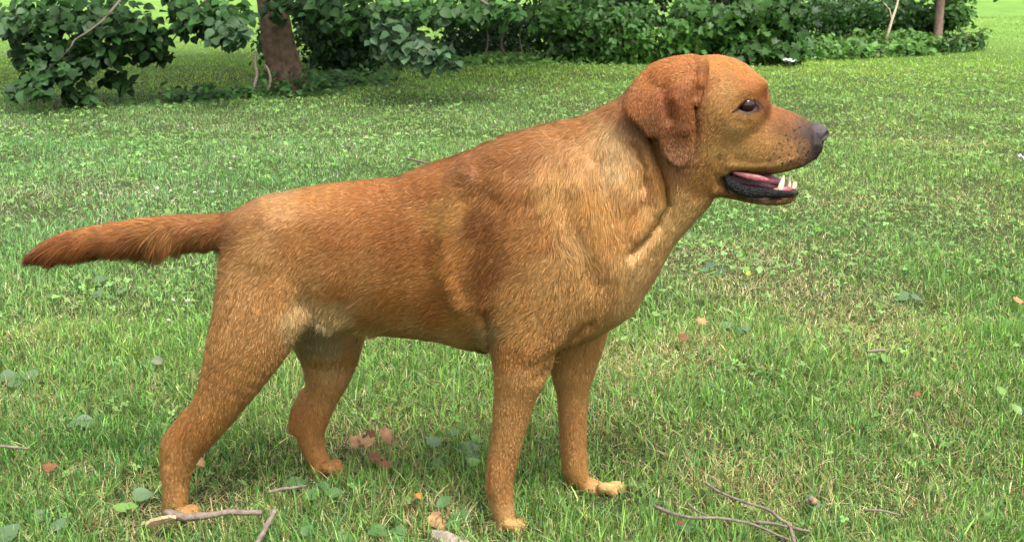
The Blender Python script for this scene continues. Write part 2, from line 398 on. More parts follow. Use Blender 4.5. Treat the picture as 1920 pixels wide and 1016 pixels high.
# boughs: each a sweep from the trunk down to the hanging leaf masses
def bough(pts, rad):
    p_ = smooth_path(np.array(pts, float), 6); q_ = np.linspace(rad, rad * .25, len(p_))
    V_, F_, T_ = tube_np(p_ - TB, q_, 7); link('branch', np_mesh('branch', V_, [F_, T_]), m_stem, tree); return p_
def pz(px, py, Y): return at(px, py, Y)
trunk_top = TB + np.array((-.10, .02, 1.3))
bL = bough([trunk_top, pz(330, -120, 7.6), pz(222, 5, 7.05), pz(196, 36, 7.0), pz(165, 60, 6.98), pz(140, 76, 6.98), pz(128, 95, 6.98), pz(85, 135, 7.15), pz(35, 172, 7.1)], .009)
bL2 = bough([pz(165, 60, 7.35), pz(175, 85, 7.4), pz(190, 120, 7.4), pz(215, 150, 7.45)], .008)
bL3 = bough([trunk_top + np.array((0, 0, .2)), pz(200, -130, 7.7), pz(90, -30, 7.5), pz(40, 20, 7.4), pz(15, 60, 7.3)], .02)
bM = bough([trunk_top, pz(420, -90, 7.7), pz(400, -10, 7.4), pz(420, 45, 7.2), pz(455, 85, 7.1)], .02)
bM2 = bough([pz(400, -10, 7.4), pz(350, 35, 7.5), pz(325, 75, 7.55), pz(303, 95, 7.6)], .008)
bR = bough([trunk_top, pz(620, -110, 7.8), pz(715, 10, 7.5), pz(730, 50, 7.35), pz(770, 85, 7.3), pz(830, 112, 7.3), pz(868, 122, 7.3)], .02)
bR2 = bough([trunk_top, pz(700, -150, 7.9), pz(830, -60, 7.6), pz(900, 0, 7.4), pz(960, 30, 7.3)], .02)
bT = bough([trunk_top, pz(560, -90, 7.9), pz(600, -20, 7.8), pz(640, 20, 7.8)], .018)
# leaf masses as (px, py, rx, ry, Y, dY, count, tone)
MASS = [(170, 40, 120, 50, 7.4, .35, 330, 0), (255, 70, 60, 45, 7.5, .3, 120, 0), (105, 138, 72, 27, 7.2, .2, 95, 1), (60, 168, 42, 14, 7.1, .15, 32, 1), (130, 105, 100, 30, 7.3, .25, 200, 0), (24, 178, 18, 8, 7.1, .05, 8, 1), (236, 160, 10, 16, 7.4, .06, 12, 0), (305, 104, 20, 9, 7.55, .06, 12, 0), (165, 180, 12, 14, 7.2, .06, 12, 1), (160, 102, 58, 26, 7.35, .25, 110, 0), (215, 142, 22, 22, 7.4, .1, 18, 0), (140, 182, 22, 16, 7.2, .1, 26, 0),
        (45, 35, 55, 40, 7.4, .3, 130, 2), (40, 85, 30, 18, 7.5, .15, 26, 0), (20, 50, 20, 20, 7.2, .1, 22, 3),
        (395, 25, 80, 32, 7.4, .3, 170, 2), (430, 60, 40, 34, 7.15, .15, 80, 3), (360, 52, 34, 20, 7.5, .2, 40, 0), (300, 70, 18, 20, 7.6, .15, 16, 0), (270, 95, 26, 22, 7.6, .15, 26, 0), (335, 8, 40, 14, 7.5, .2, 36, 0),
        (560, 12, 70, 26, 7.75, .25, 110, 0), (640, 22, 70, 34, 7.8, .3, 110, 0),
        (745, 75, 50, 50, 7.35, .2, 130, 3), (810, 105, 42, 24, 7.3, .14, 60, 3), (855, 120, 18, 8, 7.3, .06, 10, 3), (780, 20, 90, 30, 7.5, .3, 150, 2), (890, 22, 70, 26, 7.4, .25, 100, 2), (950, 22, 26, 22, 7.3, .12, 26, 2)]
TONE = [(.021, .054, .014), (.033, .076, .024), (.034, .084, .021), (.056, .105, .048)]  # last tone puts the lit, pale bluish look of some boughs into leaf colour
P_, C_, S_ = [], [], []
r = np.random.default_rng(5)
for (mx, my, rx, ry, Y0, dY, cnt, tone) in MASS:
    n = int(cnt * 1.45)
    u_ = r.normal(0, .5, (n, 3)); u_ /= np.maximum(1, np.linalg.norm(u_, axis=1, keepdims=True))
    P_.append(at(mx + rx * u_[:, 0], my + ry * u_[:, 1], Y0 + dY * u_[:, 2]))
    C_.append(np.array(TONE[tone]) * np.exp(r.normal(0, .24, n))[:, None] * (1 + r.normal(0, .06, (n, 3))))
    S_.append(r.uniform(.042, .076, n))
P_, C_, S_ = np.concatenate(P_), np.concatenate(C_), np.concatenate(S_)
n = len(P_)
nrm = r.normal(0, .38, (n, 3)) + np.array((0, -.42, .75))
along = r.normal(0, .55, (n, 3)) + np.array((-.1, -.25, -.75)); 
# nearest leaves first: single leaf objects; the rest one mass
order = np.argsort(P_[:, 1]); vis = order
qx, qy = to_px(P_)
infr = (qx > 0) & (qx < 1000) & (qy > -5)
front = [i for i in order if infr[i]][:300]
a, s_, nn_ = frames(nrm, along)
leaf_meshes = []
tones = [np.array(TONE[k]) * f for k in range(4) for f in (.8, 1.2)]
for k, tcol in enumerate(tones):
    V_, Q_ = OV[k % 6]
    leaf_meshes.append(np_mesh('leaf', V_, Q_, np.repeat(tcol[None], len(V_), 0)))
for me in leaf_meshes: me.materials.append(m_leaf)
proto_leaf = None
for i in front:
    k = int(np.argmin([np.abs(C_[i] - tc_).sum() for tc_ in tones]))
    o = bpy.data.objects.new('leaf', leaf_meshes[k]); COL.objects.link(o); o.parent = tree
    M = Matrix(np.vstack([np.hstack([np.stack([a[i], s_[i], nn_[i]], 1) * S_[i], (P_[i] - TB)[:, None]]), [0, 0, 0, 1]]).tolist())
    o.matrix_local = M
rest = np.setdiff1d(np.arange(n), front)
parts = leaves_np(OV, P_[rest] - TB, nrm[rest], along[rest], S_[rest], C_[rest], 3)
# the crown above, out of the picture: it shades the ground below
nc = 5200
u_ = r.normal(0, 1, (nc, 3)); u_ /= np.linalg.norm(u_, axis=1, keepdims=True); u_ *= r.random(nc)[:, None] ** .4
PC = np.array((0, .25, 2.6)) + u_ * np.array((2.7, 1.7, 1.75))
PC = PC[PC[:, 2] > .78]
parts += leaves_np(OV, PC, r.normal(0, .5, PC.shape) + np.array((0, -.2, .8)), r.normal(0, 1, PC.shape), r.uniform(.10, .16, len(PC)), np.array(TONE[1]) * np.exp(r.normal(0, .25, len(PC)))[:, None], 4)
build_stuff('foliage', parts, m_leaf, tree)

# ------------------------------------------------------------------ shrubs along the back of the lawn
def shrub(name, label, cat, masses, tone, shapes, smin, smax, stems, seed, group=None, dead=0, single=0):
    """masses: (px, py, rx px, ry px, Y, dY, count) ; stems: lists of (px,py,Y) with radius"""
    r = np.random.default_rng(seed)
    c0 = masses[0]; base = at(c0[0], 125, c0[4]); base[2] = 0
    root = empty(name, base); tag(root, label, cat, group)
    PP, CC, NN = [], [], []
    for ms in masses:
        mx, my, rx, ry, Y0, dY, cnt = ms[:7]; tn = np.array(ms[7]) if len(ms) > 7 else np.array(tone)
        u_ = r.uniform(-1, 1, (cnt, 3)); u_[:, :2] *= 1 + .12 * r.normal(0, 1, (cnt, 2))
        # leaf sprays
        p = at(mx + rx * u_[:, 0], my + ry * u_[:, 1], Y0 + dY * u_[:, 2])
        nsp = max(6, cnt // 9); sp = p[r.integers(0, cnt, nsp)]; j = r.integers(0, nsp, cnt)
        p = p * .45 + (sp[j] + r.normal(0, .045, (cnt, 3))) * .55
        p[:, 2] = np.maximum(p[:, 2], .02)
        sprayc = np.exp(r.normal(0, .25, nsp))[j]
        PP.append(p); CC.append(tn * (sprayc * np.exp(r.normal(0, .18, cnt)))[:, None] * (1 + r.normal(0, .06, (cnt, 3))))
        d = u_ * np.array((.5, .8, .3)); NN.append(d + r.normal(0, .45, (cnt, 3)) + np.array((0, -.25, .6)))
    PP, CC, NN = np.concatenate(PP), np.concatenate(CC), np.concatenate(NN)
    al = r.normal(0, .6, PP.shape) + np.array((0, -.3, -.35))
    sz = r.uniform(smin, smax, len(PP))
    rest = np.arange(len(PP))
    if single:
        qx, qy = to_px(PP); inf = (qx > 0) & (qx < 1915) & (qy > 2)
        order = [i for i in np.argsort(PP[:, 1] - sz * 6) if inf[i]][:single]
        a, s_, n_ = frames(NN, al)
        me = []
        for k in range(6):
            V_, Q_ = shapes[k % len(shapes)]
            q = np_mesh('leaf', V_, Q_, np.repeat((np.array(tone) * (.75, .9, 1.0, 1.15, 1.35, 1.6)[k])[None], len(V_), 0)); q.materials.append(m_leaf2); me.append(q)
        for i in order:
            k = int(np.clip(CC[i].sum() / np.sum(tone) * 3.2 - 1, 0, 5))
            o = bpy.data.objects.new('leaf', me[k]); COL.objects.link(o); o.parent = root
            o.matrix_local = Matrix(np.vstack([np.hstack([np.stack([a[i], s_[i], n_[i]], 1) * sz[i], (PP[i] - base)[:, None]]), [0, 0, 0, 1]]).tolist())
        rest = np.setdiff1d(rest, order)
    build_stuff('foliage', leaves_np(shapes, PP[rest] - base, NN[rest], al[rest], sz[rest], CC[rest], seed), m_leaf2, root)
    for st in stems:
        p_ = smooth_path(np.array([at(*q) for q in st[0]]) - base, 5); q_ = np.linspace(st[1], st[1] * (st[2] if len(st) > 2 else .45), len(p_))
        V_, F_, T_ = tube_np(p_, q_, 8, .08, seed); link('stem', np_mesh('stem', V_, [F_, T_]), st[3] if len(st) > 3 else m_stem, root)
    return root
DK, MD, LT, BR = (.014, .040, .009), (.026, .070, .014), (.044, .108, .021), (.068, .152, .026)
shrub('shrub', 'dark small-leaved bush right behind the leaning tree trunk', 'shrub',
      [(640, 70, 95, 62, 9.7, .5, 2300, DK), (610, 60, 60, 60, 9.3, .35, 600, MD), (680, 50, 60, 50, 9.4, .3, 500, MD), (650, 112, 80, 18, 9.3, .25, 420, DK), (640, -60, 130, 80, 10.0, .7, 900, DK), (630, 45, 40, 18, 9.15, .1, 110, (.10, .20, .035)), (500, 90, 26, 60, 9.0, .2, 160, MD)],
      MD, EL, .035, .06, [([(600, 125, 9.6), (612, 60, 9.6), (640, -20, 9.6)], .012), ([(670, 125, 9.7), (655, 50, 9.7), (670, -30, 9.7)], .014), ([(590, 120, 9.5), (640, 40, 9.4), (700, 0, 9.3)], .007)], 21, single=120)
shrub('shrub', 'shadowy hollow thicket with bare dark stems at the middle of the hedge', 'shrub',
      [(930, 40, 110, 45, 10.9, .6, 1500, DK), (920, 95, 110, 40, 11.6, .5, 1500, DK), (900, 20, 70, 25, 10.3, .3, 420, MD), (870, 75, 40, 40, 10.6, .3, 240, DK), (930, -70, 160, 80, 10.8, .9, 1100, DK), (930, -45, 110, 40, 9.9, .6, 800, MD), (800, 100, 80, 30, 11.0, .4, 800, DK)],  # unseen upper front mass added to shade the hollow below
      MD, EL, .035, .06, [([(905, 122, 10.3), (915, 70, 10.4), (900, 10, 10.4)], .010), ([(960, 122, 10.4), (940, 80, 10.4), (965, 20, 10.5)], .012), ([(985, 122, 10.3), (975, 60, 10.4), (1010, 10, 10.4)], .008), ([(930, 120, 10.6), (950, 60, 10.6), (990, 40, 10.6)], .006)], 22, single=60)
shrub('shrub', 'tall leafy hedge bush between the dark hollow and the back of the head', 'shrub',
      [(1110, 55, 140, 66, 10.6, .5, 3300, MD), (1060, 40, 70, 40, 10.05, .25, 700, LT), (1150, 60, 80, 55, 10.0, .25, 950, LT), (1120, 100, 130, 22, 10.0, .2, 600, MD), (1110, -70, 170, 90, 10.7, .8, 1500, MD), (1190, 20, 70, 60, 10.8, .3, 700, DK), (1180, 85, 70, 30, 9.9, .15, 320, BR)],
      LT, EL + LO[:2], .04, .07, [([(1085, 122, 10.2), (1080, 70, 10.2), (1095, 20, 10.2)], .006), ([(1140, 122, 10.3), (1130, 60, 10.2), (1150, 10, 10.2)], .007), ([(1020, 122, 10.2), (1050, 70, 10.1), (1075, 40, 10.0)], .005)], 23, single=280)
shrub('shrub', 'maple-leaved bush with large lobed leaves just above the forehead', 'shrub',
      [(1390, 50, 120, 64, 10.7, .5, 2000, DK), (1400, 45, 60, 50, 10.1, .25, 420, LT), (1460, 40, 60, 55, 10.15, .25, 460, MD), (1300, 45, 50, 55, 10.1, .25, 460, LT), (1440, 100, 80, 16, 9.9, .15, 300, MD), (1390, -70, 170, 80, 10.8, .8, 1200, MD), (1275, 75, 40, 40, 9.9, .15, 240, BR)],
      LT, LO, .05, .09, [([(1350, 115, 10.4), (1355, 60, 10.4), (1340, 0, 10.4)], .010), ([(1440, 112, 10.4), (1450, 60, 10.4), (1440, 0, 10.4)], .010)], 24, single=260)
shrub('shrub', 'dim fine-leaved thicket left of the pale leaning dead sapling', 'shrub',
      [(1590, 40, 105, 52, 12.4, .7, 2600, DK), (1560, 30, 60, 40, 11.4, .3, 600, MD), (1640, 25, 60, 40, 11.6, .4, 600, MD), (1600, 85, 90, 22, 11.6, .3, 600, DK), (1590, -60, 150, 70, 12.2, .9, 1300, MD)],
      MD, EL, .035, .06, [([(1555, 100, 11.6), (1552, 40, 11.6), (1560, 0, 11.6)], .007, .5, m_pale), ([(1575, 95, 11.4), (1585, 70, 11.4), (1600, 62, 11.4)], .006, .5, m_pale), ([(1535, 100, 11.5), (1540, 60, 11.5), (1530, 10, 11.5)], .006)], 25, single=60)
# young tree with a bare trunk at the end of the hedge, its leaves to both sides
r_ = shrub('young_tree', 'slim young tree with bare grey trunk at the right end of the hedge', 'tree',
      [(1740, 35, 75, 42, 11.9, .4, 900, MD), (1795, 25, 40, 34, 11.7, .25, 330, LT), (1720, 60, 50, 30, 12.2, .3, 500, DK), (1770, -60, 120, 70, 12.0, .8, 900, MD), (1690, 30, 30, 40, 12.2, .3, 300, LT)],
      LT, EL, .045, .075, [([(1700, 95, 12.0), (1712, 40, 12.0), (1700, -20, 12.0)], .007)], 26, single=60)
p_ = smooth_path(np.array([at(1757, 96, 11.5), at(1759, 60, 11.5), at(1762, 20, 11.5), at(1768, -40, 11.5), at(1780, -220, 11.5), at(1775, -420, 11.6)]), 5)
bb = np.array(r_.location)
V_, F_, T_ = tube_np(p_ - bb, np.linspace(.044, .022, len(p_)) * (1 + .25 * np.exp(-np.arange(len(p_)) / 2)), 12, .05, 2)
link('trunk', np_mesh('trunk', V_, [F_, T_]), simple_mat('grey_bark', lin(120, 100, 88), .9, .1, noise=.35, scale=50, bump=.9, bscale=120), r_)
sap = empty('dead_sapling', on_ground(1657, 98)); tag(sap, 'thin pale bare sapling leaning to the right in front of the thicket', 'sapling')
p_ = smooth_path(np.array([on_ground(1657, 99), at(1662, 75, 11.0), at(1672, 40, 11.0), at(1684, 0, 11.05), at(1695, -70, 11.1), at(1700, -160, 11.2)]), 5) - np.array(sap.location)
V_, F_, T_ = tube_np(p_, np.linspace(.014, .006, len(p_)), 8, .06, 4); link('stem', np_mesh('stem', V_, [F_, T_]), m_pale, sap)
p_ = smooth_path(np.array([at(1672, 40, 11.0), at(1668, 20, 11.0), at(1656, 5, 11.0)]), 4) - np.array(sap.location)
V_, F_, T_ = tube_np(p_, np.linspace(.006, .003, len(p_)), 6); link('twig', np_mesh('twig', V_, [F_, T_]), m_pale, sap)
shrub('bramble', 'low arching bramble spreading over the lawn beside the grey trunk', 'bramble',
      [(1800, 78, 50, 18, 11.4, .2, 260, LT), (1830, 72, 30, 10, 11.3, .1, 70, BR), (1780, 88, 34, 10, 11.2, .2, 130, MD)], LT, EL, .04, .065,
      [([(1775, 92, 11.3), (1810, 62, 11.3), (1852, 72, 11.3)], .004), ([(1780, 92, 11.3), (1800, 74, 11.2), (1835, 84, 11.2)], .004)], 27)
# ------------------------------------------------------------------ low growth at the foot of the hedge and round the trunk
r = np.random.default_rng(77)
def lowgrowth(spans, n, smin, smax, hmax, tone, seed):
    r = np.random.default_rng(seed); P = []
    for (xa, ya, xb, yb, dep, share, hh) in spans:
        k = int(n * share); t_ = r.random(k)
        A, B = on_ground(xa, ya), on_ground(xb, yb)
        p = A + (B - A) * t_[:, None]; p[:, 1] += r.random(k) * dep; p[:, 0] += r.normal(0, .05, k)
        p[:, 2] = .01 + hmax * hh * r.random(k) ** 1.3 * (.4 + .8 * vnoise(p[:, 0] + 30, p[:, 1] + 30, .18, seed)); P.append(p)
    P = np.concatenate(P); k = len(P)
    c = np.array(tone) * np.exp(r.normal(0, .3, k))[:, None] * (1 + r.normal(0, .07, (k, 3)))
    return leaves_np(EL + OV[:2], P, r.normal(0, .4, (k, 3)) + np.array((0, -.3, .8)), r.normal(0, 1, (k, 3)), r.uniform(smin, smax, k), c, seed)
build_stuff('ground_cover', lowgrowth([(1490, 116, 1760, 104, .9, .45, 1.5), (1360, 120, 1520, 116, .35, .15, 1), (1640, 108, 1800, 98, .9, .2, 1.5), (1000, 126, 1250, 124, .2, .1, .7), (760, 130, 1000, 126, .3, .1, .5)], 5200, .035, .06, .11, (.075, .165, .03), 71), m_leaf2)
build_stuff('undergrowth', lowgrowth([(470, 186, 620, 184, .7, .35, 1.1), (560, 172, 720, 165, .6, .3, .6), (300, 196, 480, 186, .3, .18, .6)], 1500, .03, .055, .13, (.05, .12, .028), 72), m_leaf2)
# pale suckers at the foot of the trunk
for j, (pts, lab) in enumerate(([[(479, 178), (477, 160), (482, 140), (478, 118), (480, 95)], 'thin pale sucker stem standing apart left of the trunk'], [[(497, 178), (504, 165), (507, 148), (503, 132), (497, 122)], 'curved pale stem rising against the foot of the trunk'], [[(489, 174), (494, 166), (498, 158)], 'short pale stub between the two suckers by the trunk'])):
    base = on_ground(*pts[0]); Yb = base[1] - .02
    root = empty('sucker', base); tag(root, lab, 'stem')
    p_ = smooth_path(np.array([base] + [at(q[0], q[1], Yb) for q in pts[1:]]), 4) - base
    V_, F_, T_ = tube_np(p_, np.linspace(.011, .006, len(p_)), 7, .08, j); link('stem', np_mesh('stem', V_, [F_, T_]), m_pale, root)
# ================================================================== THE DOG
# One continuous skin grown as a smooth implicit body on a fine grid, coat of individual hairs on it.
DOG_S = 1.94 / FPX / 0.985                              # metres per photo pixel at the dog
def dog_y(px):                                           # the dog's middle plane: hindquarters a little farther away
    px = np.clip(np.asarray(px, float), 330, 1060)
    return 1.915 + (1060 - px) / 640.0 * 0.055
def D(px, py, dy=0.0):
    return at(px, py, dog_y(px) + dy)

class Field:
    def __init__(s, ax, ay, az):
        s.ax, s.ay, s.az = [np.asarray(a, np.float32) for a in (ax, ay, az)]
        s.F = np.full((len(ax), len(ay), len(az)), 1.0, np.float32)
    def sub(s, lo, hi):
        sl = []
        for a, l, h in zip((s.ax, s.ay, s.az), lo, hi):
            i, j = np.searchsorted(a, l), np.searchsorted(a, h)
            sl.append(slice(max(0, i - 1), min(len(a), j + 1)))
        X = s.ax[sl[0]][:, None, None]; Y = s.ay[sl[1]][None, :, None]; Z = s.az[sl[2]][None, None, :]
        return tuple(sl), X, Y, Z
    def mix(s, sl, d, k, op):
        A = s.F[sl]
        if op == 'add':
            h = np.maximum(k - np.abs(A - d), 0) / k if k > 0 else 0
            s.F[sl] = np.minimum(A, d) - h * h * k * 0.25
        else:
            d = -d
            h = np.maximum(k - np.abs(A - d), 0) / k if k > 0 else 0
            s.F[sl] = np.maximum(A, d) + h * h * k * 0.25
    def chain(s, pts, k=0.02, op='add', sub=3):
        """pts rows: x, y, z, h (half size across in x-z), q (half depth along y as a share of h); metres"""
        P = smooth_path(np.asarray(pts, float), sub) if len(pts) > 1 else np.array([pts[0], pts[0]], float)
        P[:, 3] = np.maximum(P[:, 3], 0.0008)
        qmin = min(1.0, P[:, 4].min())
        ext = np.maximum(P[:, 3], P[:, 3] * P[:, 4]) + (k + 0.006) / qmin
        lo = (P[:, :3] - ext[:, None]).min(0); hi = (P[:, :3] + ext[:, None]).max(0)
        sl, X, Y, Z = s.sub(lo, hi)
        if 0 in s.F[sl].shape: return
        best = np.full(s.F[sl].shape, 9.0, np.float32)
        for a, b in zip(P[:-1], P[1:]):
            e = (np.maximum(a[3], b[3]) * max(1, a[4], b[4])) + k / qmin + 0.03
            l2 = np.minimum(a[:3], b[:3]) - e; h2 = np.maximum(a[:3], b[:3]) + e
            i0 = [max(0, np.searchsorted(ax.ravel(), l) - 1) for ax, l in zip((X, Y, Z), l2)]
            i1 = [np.searchsorted(ax.ravel(), h) + 1 for ax, h in zip((X, Y, Z), h2)]
            ss = tuple(slice(i, j) for i, j in zip(i0, i1))
            x, y, z = X[ss[0]], Y[:, ss[1]], Z[:, :, ss[2]]
            d = (b - a).astype(np.float32)
            qm = 0.5 * (a[4] + b[4]); iq2 = 1.0 / (qm * qm)
            L = d[0] ** 2 + d[1] ** 2 * iq2 + d[2] ** 2 + 1e-12
            t = ((x - a[0]) * d[0] + (y - a[1]) * (d[1] * iq2) + (z - a[2]) * d[2]) / L
            t = np.clip(t, 0, 1)
            q = a[4] + d[4] * t
            r = a[3] + d[3] * t
            dd = np.sqrt((x - a[0] - d[0] * t) ** 2 + ((y - a[1] - d[1] * t) / q) ** 2 + (z - a[2] - d[2] * t) ** 2) - r
            dd *= np.minimum(1, q)
            best[ss] = np.minimum(best[ss], dd)
        s.mix(sl, best, k, op)
    def poly(s, pts2, yfun, half, rnd, k, op='add'):
        """outline in x-z (world), carried by the surface y = yfun(x,z), half thickness, rounding"""
        P = np.asarray(pts2, float)
        lo = np.array((P[:, 0].min(), -9, P[:, 1].min())) - 0.02 - k; hi = np.array((P[:, 0].max(), 99, P[:, 1].max())) + 0.02 + k
        sl, X, Y, Z = s.sub(lo, hi)
        x = X[:, 0, :]; z = Z[0]; x, z = np.broadcast_arrays(x, z)
        dm = np.full(x.shape, 9.0); inside = np.zeros(x.shape, bool)
        for a, b in zip(P, np.roll(P, -1, 0)):
            d = b - a; t = np.clip(((x - a[0]) * d[0] + (z - a[1]) * d[1]) / (d @ d + 1e-12), 0, 1)
            dm = np.minimum(dm, np.hypot(x - a[0] - d[0] * t, z - a[1] - d[1] * t))
            c = (a[1] > z) != (b[1] > z)
            with np.errstate(divide='ignore', invalid='ignore'):
                xi = a[0] + (z - a[1]) * (b[0] - a[0]) / (b[1] - a[1] + 1e-12)
            inside ^= c & (x < xi)
        d2 = (np.where(inside, -dm, dm) + rnd).astype(np.float32)[:, None, :]
        yc = np.broadcast_to(np.asarray(yfun(x, z), np.float32), x.shape)[:, None, :]
        dy = np.abs(Y - yc) - (half - rnd)
        d = np.sqrt(np.maximum(d2, 0) ** 2 + np.maximum(dy, 0) ** 2) + np.minimum(np.maximum(d2, dy), 0) - rnd
        s.mix(sl, d, k, op)
    def nets(s):
        F = s.F; neg = F < 0
        c = neg[:-1, :-1, :-1].astype(np.int8)
        n = np.zeros_like(c)
        for i in (0, 1):
            for j in (0, 1):
                for l in (0, 1):
                    n += neg[i:F.shape[0] - 1 + i, j:F.shape[1] - 1 + j, l:F.shape[2] - 1 + l]
        I, J, K = np.nonzero((n > 0) & (n < 8))
        idx = np.full(c.shape, -1, np.int32); idx[I, J, K] = np.arange(len(I))
        acc = np.zeros((len(I), 3)); cnt = np.zeros(len(I))
        co = [(i, j, l) for i in (0, 1) for j in (0, 1) for l in (0, 1)]
        for a in range(8):
            for b in range(a + 1, 8):
                A, B = co[a], co[b]
                if sum(abs(p - q) for p, q in zip(A, B)) != 1: continue
                fa = F[I + A[0], J + A[1], K + A[2]]; fb = F[I + B[0], J + B[1], K + B[2]]
                m = (fa < 0) != (fb < 0)
                t = np.where(m, fa / np.where(m, fa - fb, 1), 0)
                for d, (ax, base) in enumerate(((s.ax, I), (s.ay, J), (s.az, K))):
                    pa = ax[base + A[d]]; pb = ax[base + B[d]]
                    acc[:, d] += np.where(m, pa + (pb - pa) * t, 0)
                cnt += m
        V = acc / cnt[:, None]
        Q = []
        def quads(axis):
            sh = [slice(None)] * 3; sh2 = [slice(None)] * 3
            sh[axis] = slice(0, -1); sh2[axis] = slice(1, None)
            A = neg[tuple(sh)]; B = neg[tuple(sh2)]
            e = np.argwhere(A != B)
            o = [d for d in range(3) if d != axis]
            ok = (e[:, o[0]] > 0) & (e[:, o[1]] > 0) & (e[:, o[0]] < c.shape[o[0]]) & (e[:, o[1]] < c.shape[o[1]])
            e = e[ok]
            def cell(d0, d1):
                q = e.copy(); q[:, o[0]] += d0; q[:, o[1]] += d1
                return idx[q[:, 0], q[:, 1], q[:, 2]]
            q = np.stack([cell(-1, -1), cell(0, -1), cell(0, 0), cell(-1, 0)], 1)
            flip = A[e[:, 0], e[:, 1], e[:, 2]]
            if axis == 1: flip = ~flip
            q[~flip] = q[~flip][:, ::-1]
            Q.append(q)
        for axis in range(3): quads(axis)
        return V, np.concatenate(Q)
    def value(s, P):
        """trilinear sample"""
        r = []
        for d, ax in enumerate((s.ax, s.ay, s.az)):
            i = np.clip(np.searchsorted(ax, P[:, d]) - 1, 0, len(ax) - 2)
            r.append((i, np.clip((P[:, d] - ax[i]) / (ax[i + 1] - ax[i]), 0, 1)))
        (i, u), (j, v), (k, t) = r
        F = s.F; out = 0
        for a in (0, 1):
            for b in (0, 1):
                for c in (0, 1):
                    out = out + F[i + a, j + b, k + c] * (u if a else 1 - u) * (v if b else 1 - v) * (t if c else 1 - t)
        return out

def ax_range(parts):
    out = []
    for a, b, st in parts: out.append(np.arange(a, b, st))
    return np.concatenate(out)
hx = D(1165, 300)[0]; x_lo, x_hi = D(28, 490)[0], D(1562, 240)[0]
hz0, hz1 = 0.40, 0.80
FX = ax_range([(x_lo, hx, 0.0034), (hx, x_hi, 0.0019)])
FY = ax_range([(1.74, 2.16, 0.0030)])
FZ = ax_range([(-0.012, 0.52, 0.0034), (0.52, 0.80, 0.0019)])
body = Field(FX, FY, FZ)
S = DOG_S
def rows(lst, dy, fur=0.0):
    """rows (px, py, h px, q) or (px, py, h, q, dy) -> world chain"""
    out = []
    for r in lst:
        d = r[4] if len(r) > 4 else dy
        p = D(r[0], r[1], d); sc = (dog_y(r[0]) + d) / FPX / 0.985
        out.append((*p, max(r[2] - fur, 1.5) * sc, r[3]))
    return out
# --- trunk of the body
body.chain(rows([(474, 458, 54, 1.15), (508, 463, 88, 1.0), (560, 470, 118, .86), (620, 471, 132, .80), (700, 481, 151, .76), (780, 481, 160, .76),
                 (860, 474, 181, .70), (940, 472, 203, .63), (1010, 463, 208, .60), (1052, 462, 184, .62), (1080, 466, 112, .85)], 0, 7), 0.02)
# --- forechest and neck
body.chain(rows([(1062, 490, 112, .85), (1098, 522, 72, .9), (1126, 545, 42, .9)], 0, 6), 0.03)
body.chain(rows([(1030, 415, 168, .58), (1085, 388, 166, .56), (1140, 362, 158, .54), (1190, 322, 142, .54), (1238, 282, 128, .56), (1280, 245, 112, .64)], 0, 8), 0.03)
body.chain(rows([(1128, 505, 46, .9), (1160, 494, 36, .9), (1195, 470, 34, .95), (1232, 432, 32, 1), (1268, 395, 36, 1), (1305, 360, 34, 1.1)], 0, 5), 0.016)   # loose throat skin
body.chain(rows([(1150, 540, 26, 1), (1168, 558, 18, 1)], -0.012, 2), 0.02)
# --- fore legs (shoulder to paw)
NF, FF = -0.070, 0.078
body.chain(rows([(985, 400, 120, .34, -.062), (1000, 480, 118, .42, -.062), (1000, 560, 100, .50, -.066), (985, 630, 70, .62, -.07), (972, 690, 50, .76)], NF, 5), 0.035)
body.chain(rows([(985, 640, 62, .62), (974, 690, 50, .76), (961, 760, 40, .82), (947, 830, 34, .86), (935, 892, 31, .95), (939, 930, 26, 1.05), (944, 962, 24, 1.15), (950, 985, 22, 1.3)], NF, 3), 0.02)
body.chain(rows([(1035, 480, 105, .40, .062), (1058, 560, 76, .5, .066), (1078, 630, 52, .7, .074), (1074, 690, 37, .85)], FF, 4), 0.03)
body.chain(rows([(1080, 620, 54, .7), (1074, 690, 37, .85), (1074, 760, 29, .92), (1075, 830, 26, .95), (1079, 880, 26, 1), (1090, 903, 20, 1.1), (1112, 915, 17, 1.3)], FF, 3), 0.02)
def paw(px, py, dy, fwd, toe=11.0, spread=0.024, lift=0):
    """four toes and a pad; px,py = middle of the foot on the ground"""
    body.chain(rows([(px - 8, py - 15, 16, 1.25), (px + fwd * .40, py - 12, 12, 1.5)], dy, 1), 0.010)
    for i, (o, f) in enumerate(((-1.0, .60), (-.36, .90), (.34, 1.0), (1.0, .74))):
        body.chain(rows([(px + fwd * (f - .45), py - 18, toe * .8, 1.0), (px + fwd * (f - .2), py - 17 - 3 * (abs(o) < .5), toe * .95, .9), (px + fwd * f, py - 9, toe * .9, .9)], dy + o * spread * .8, 0), 0.0025)
        CLAWS.append((px + fwd * f, py, dy + o * spread * .8, toe))
CLAWS = []
paw(948, 1002, NF, 36)
paw(1120, 932, FF, 48, toe=11)
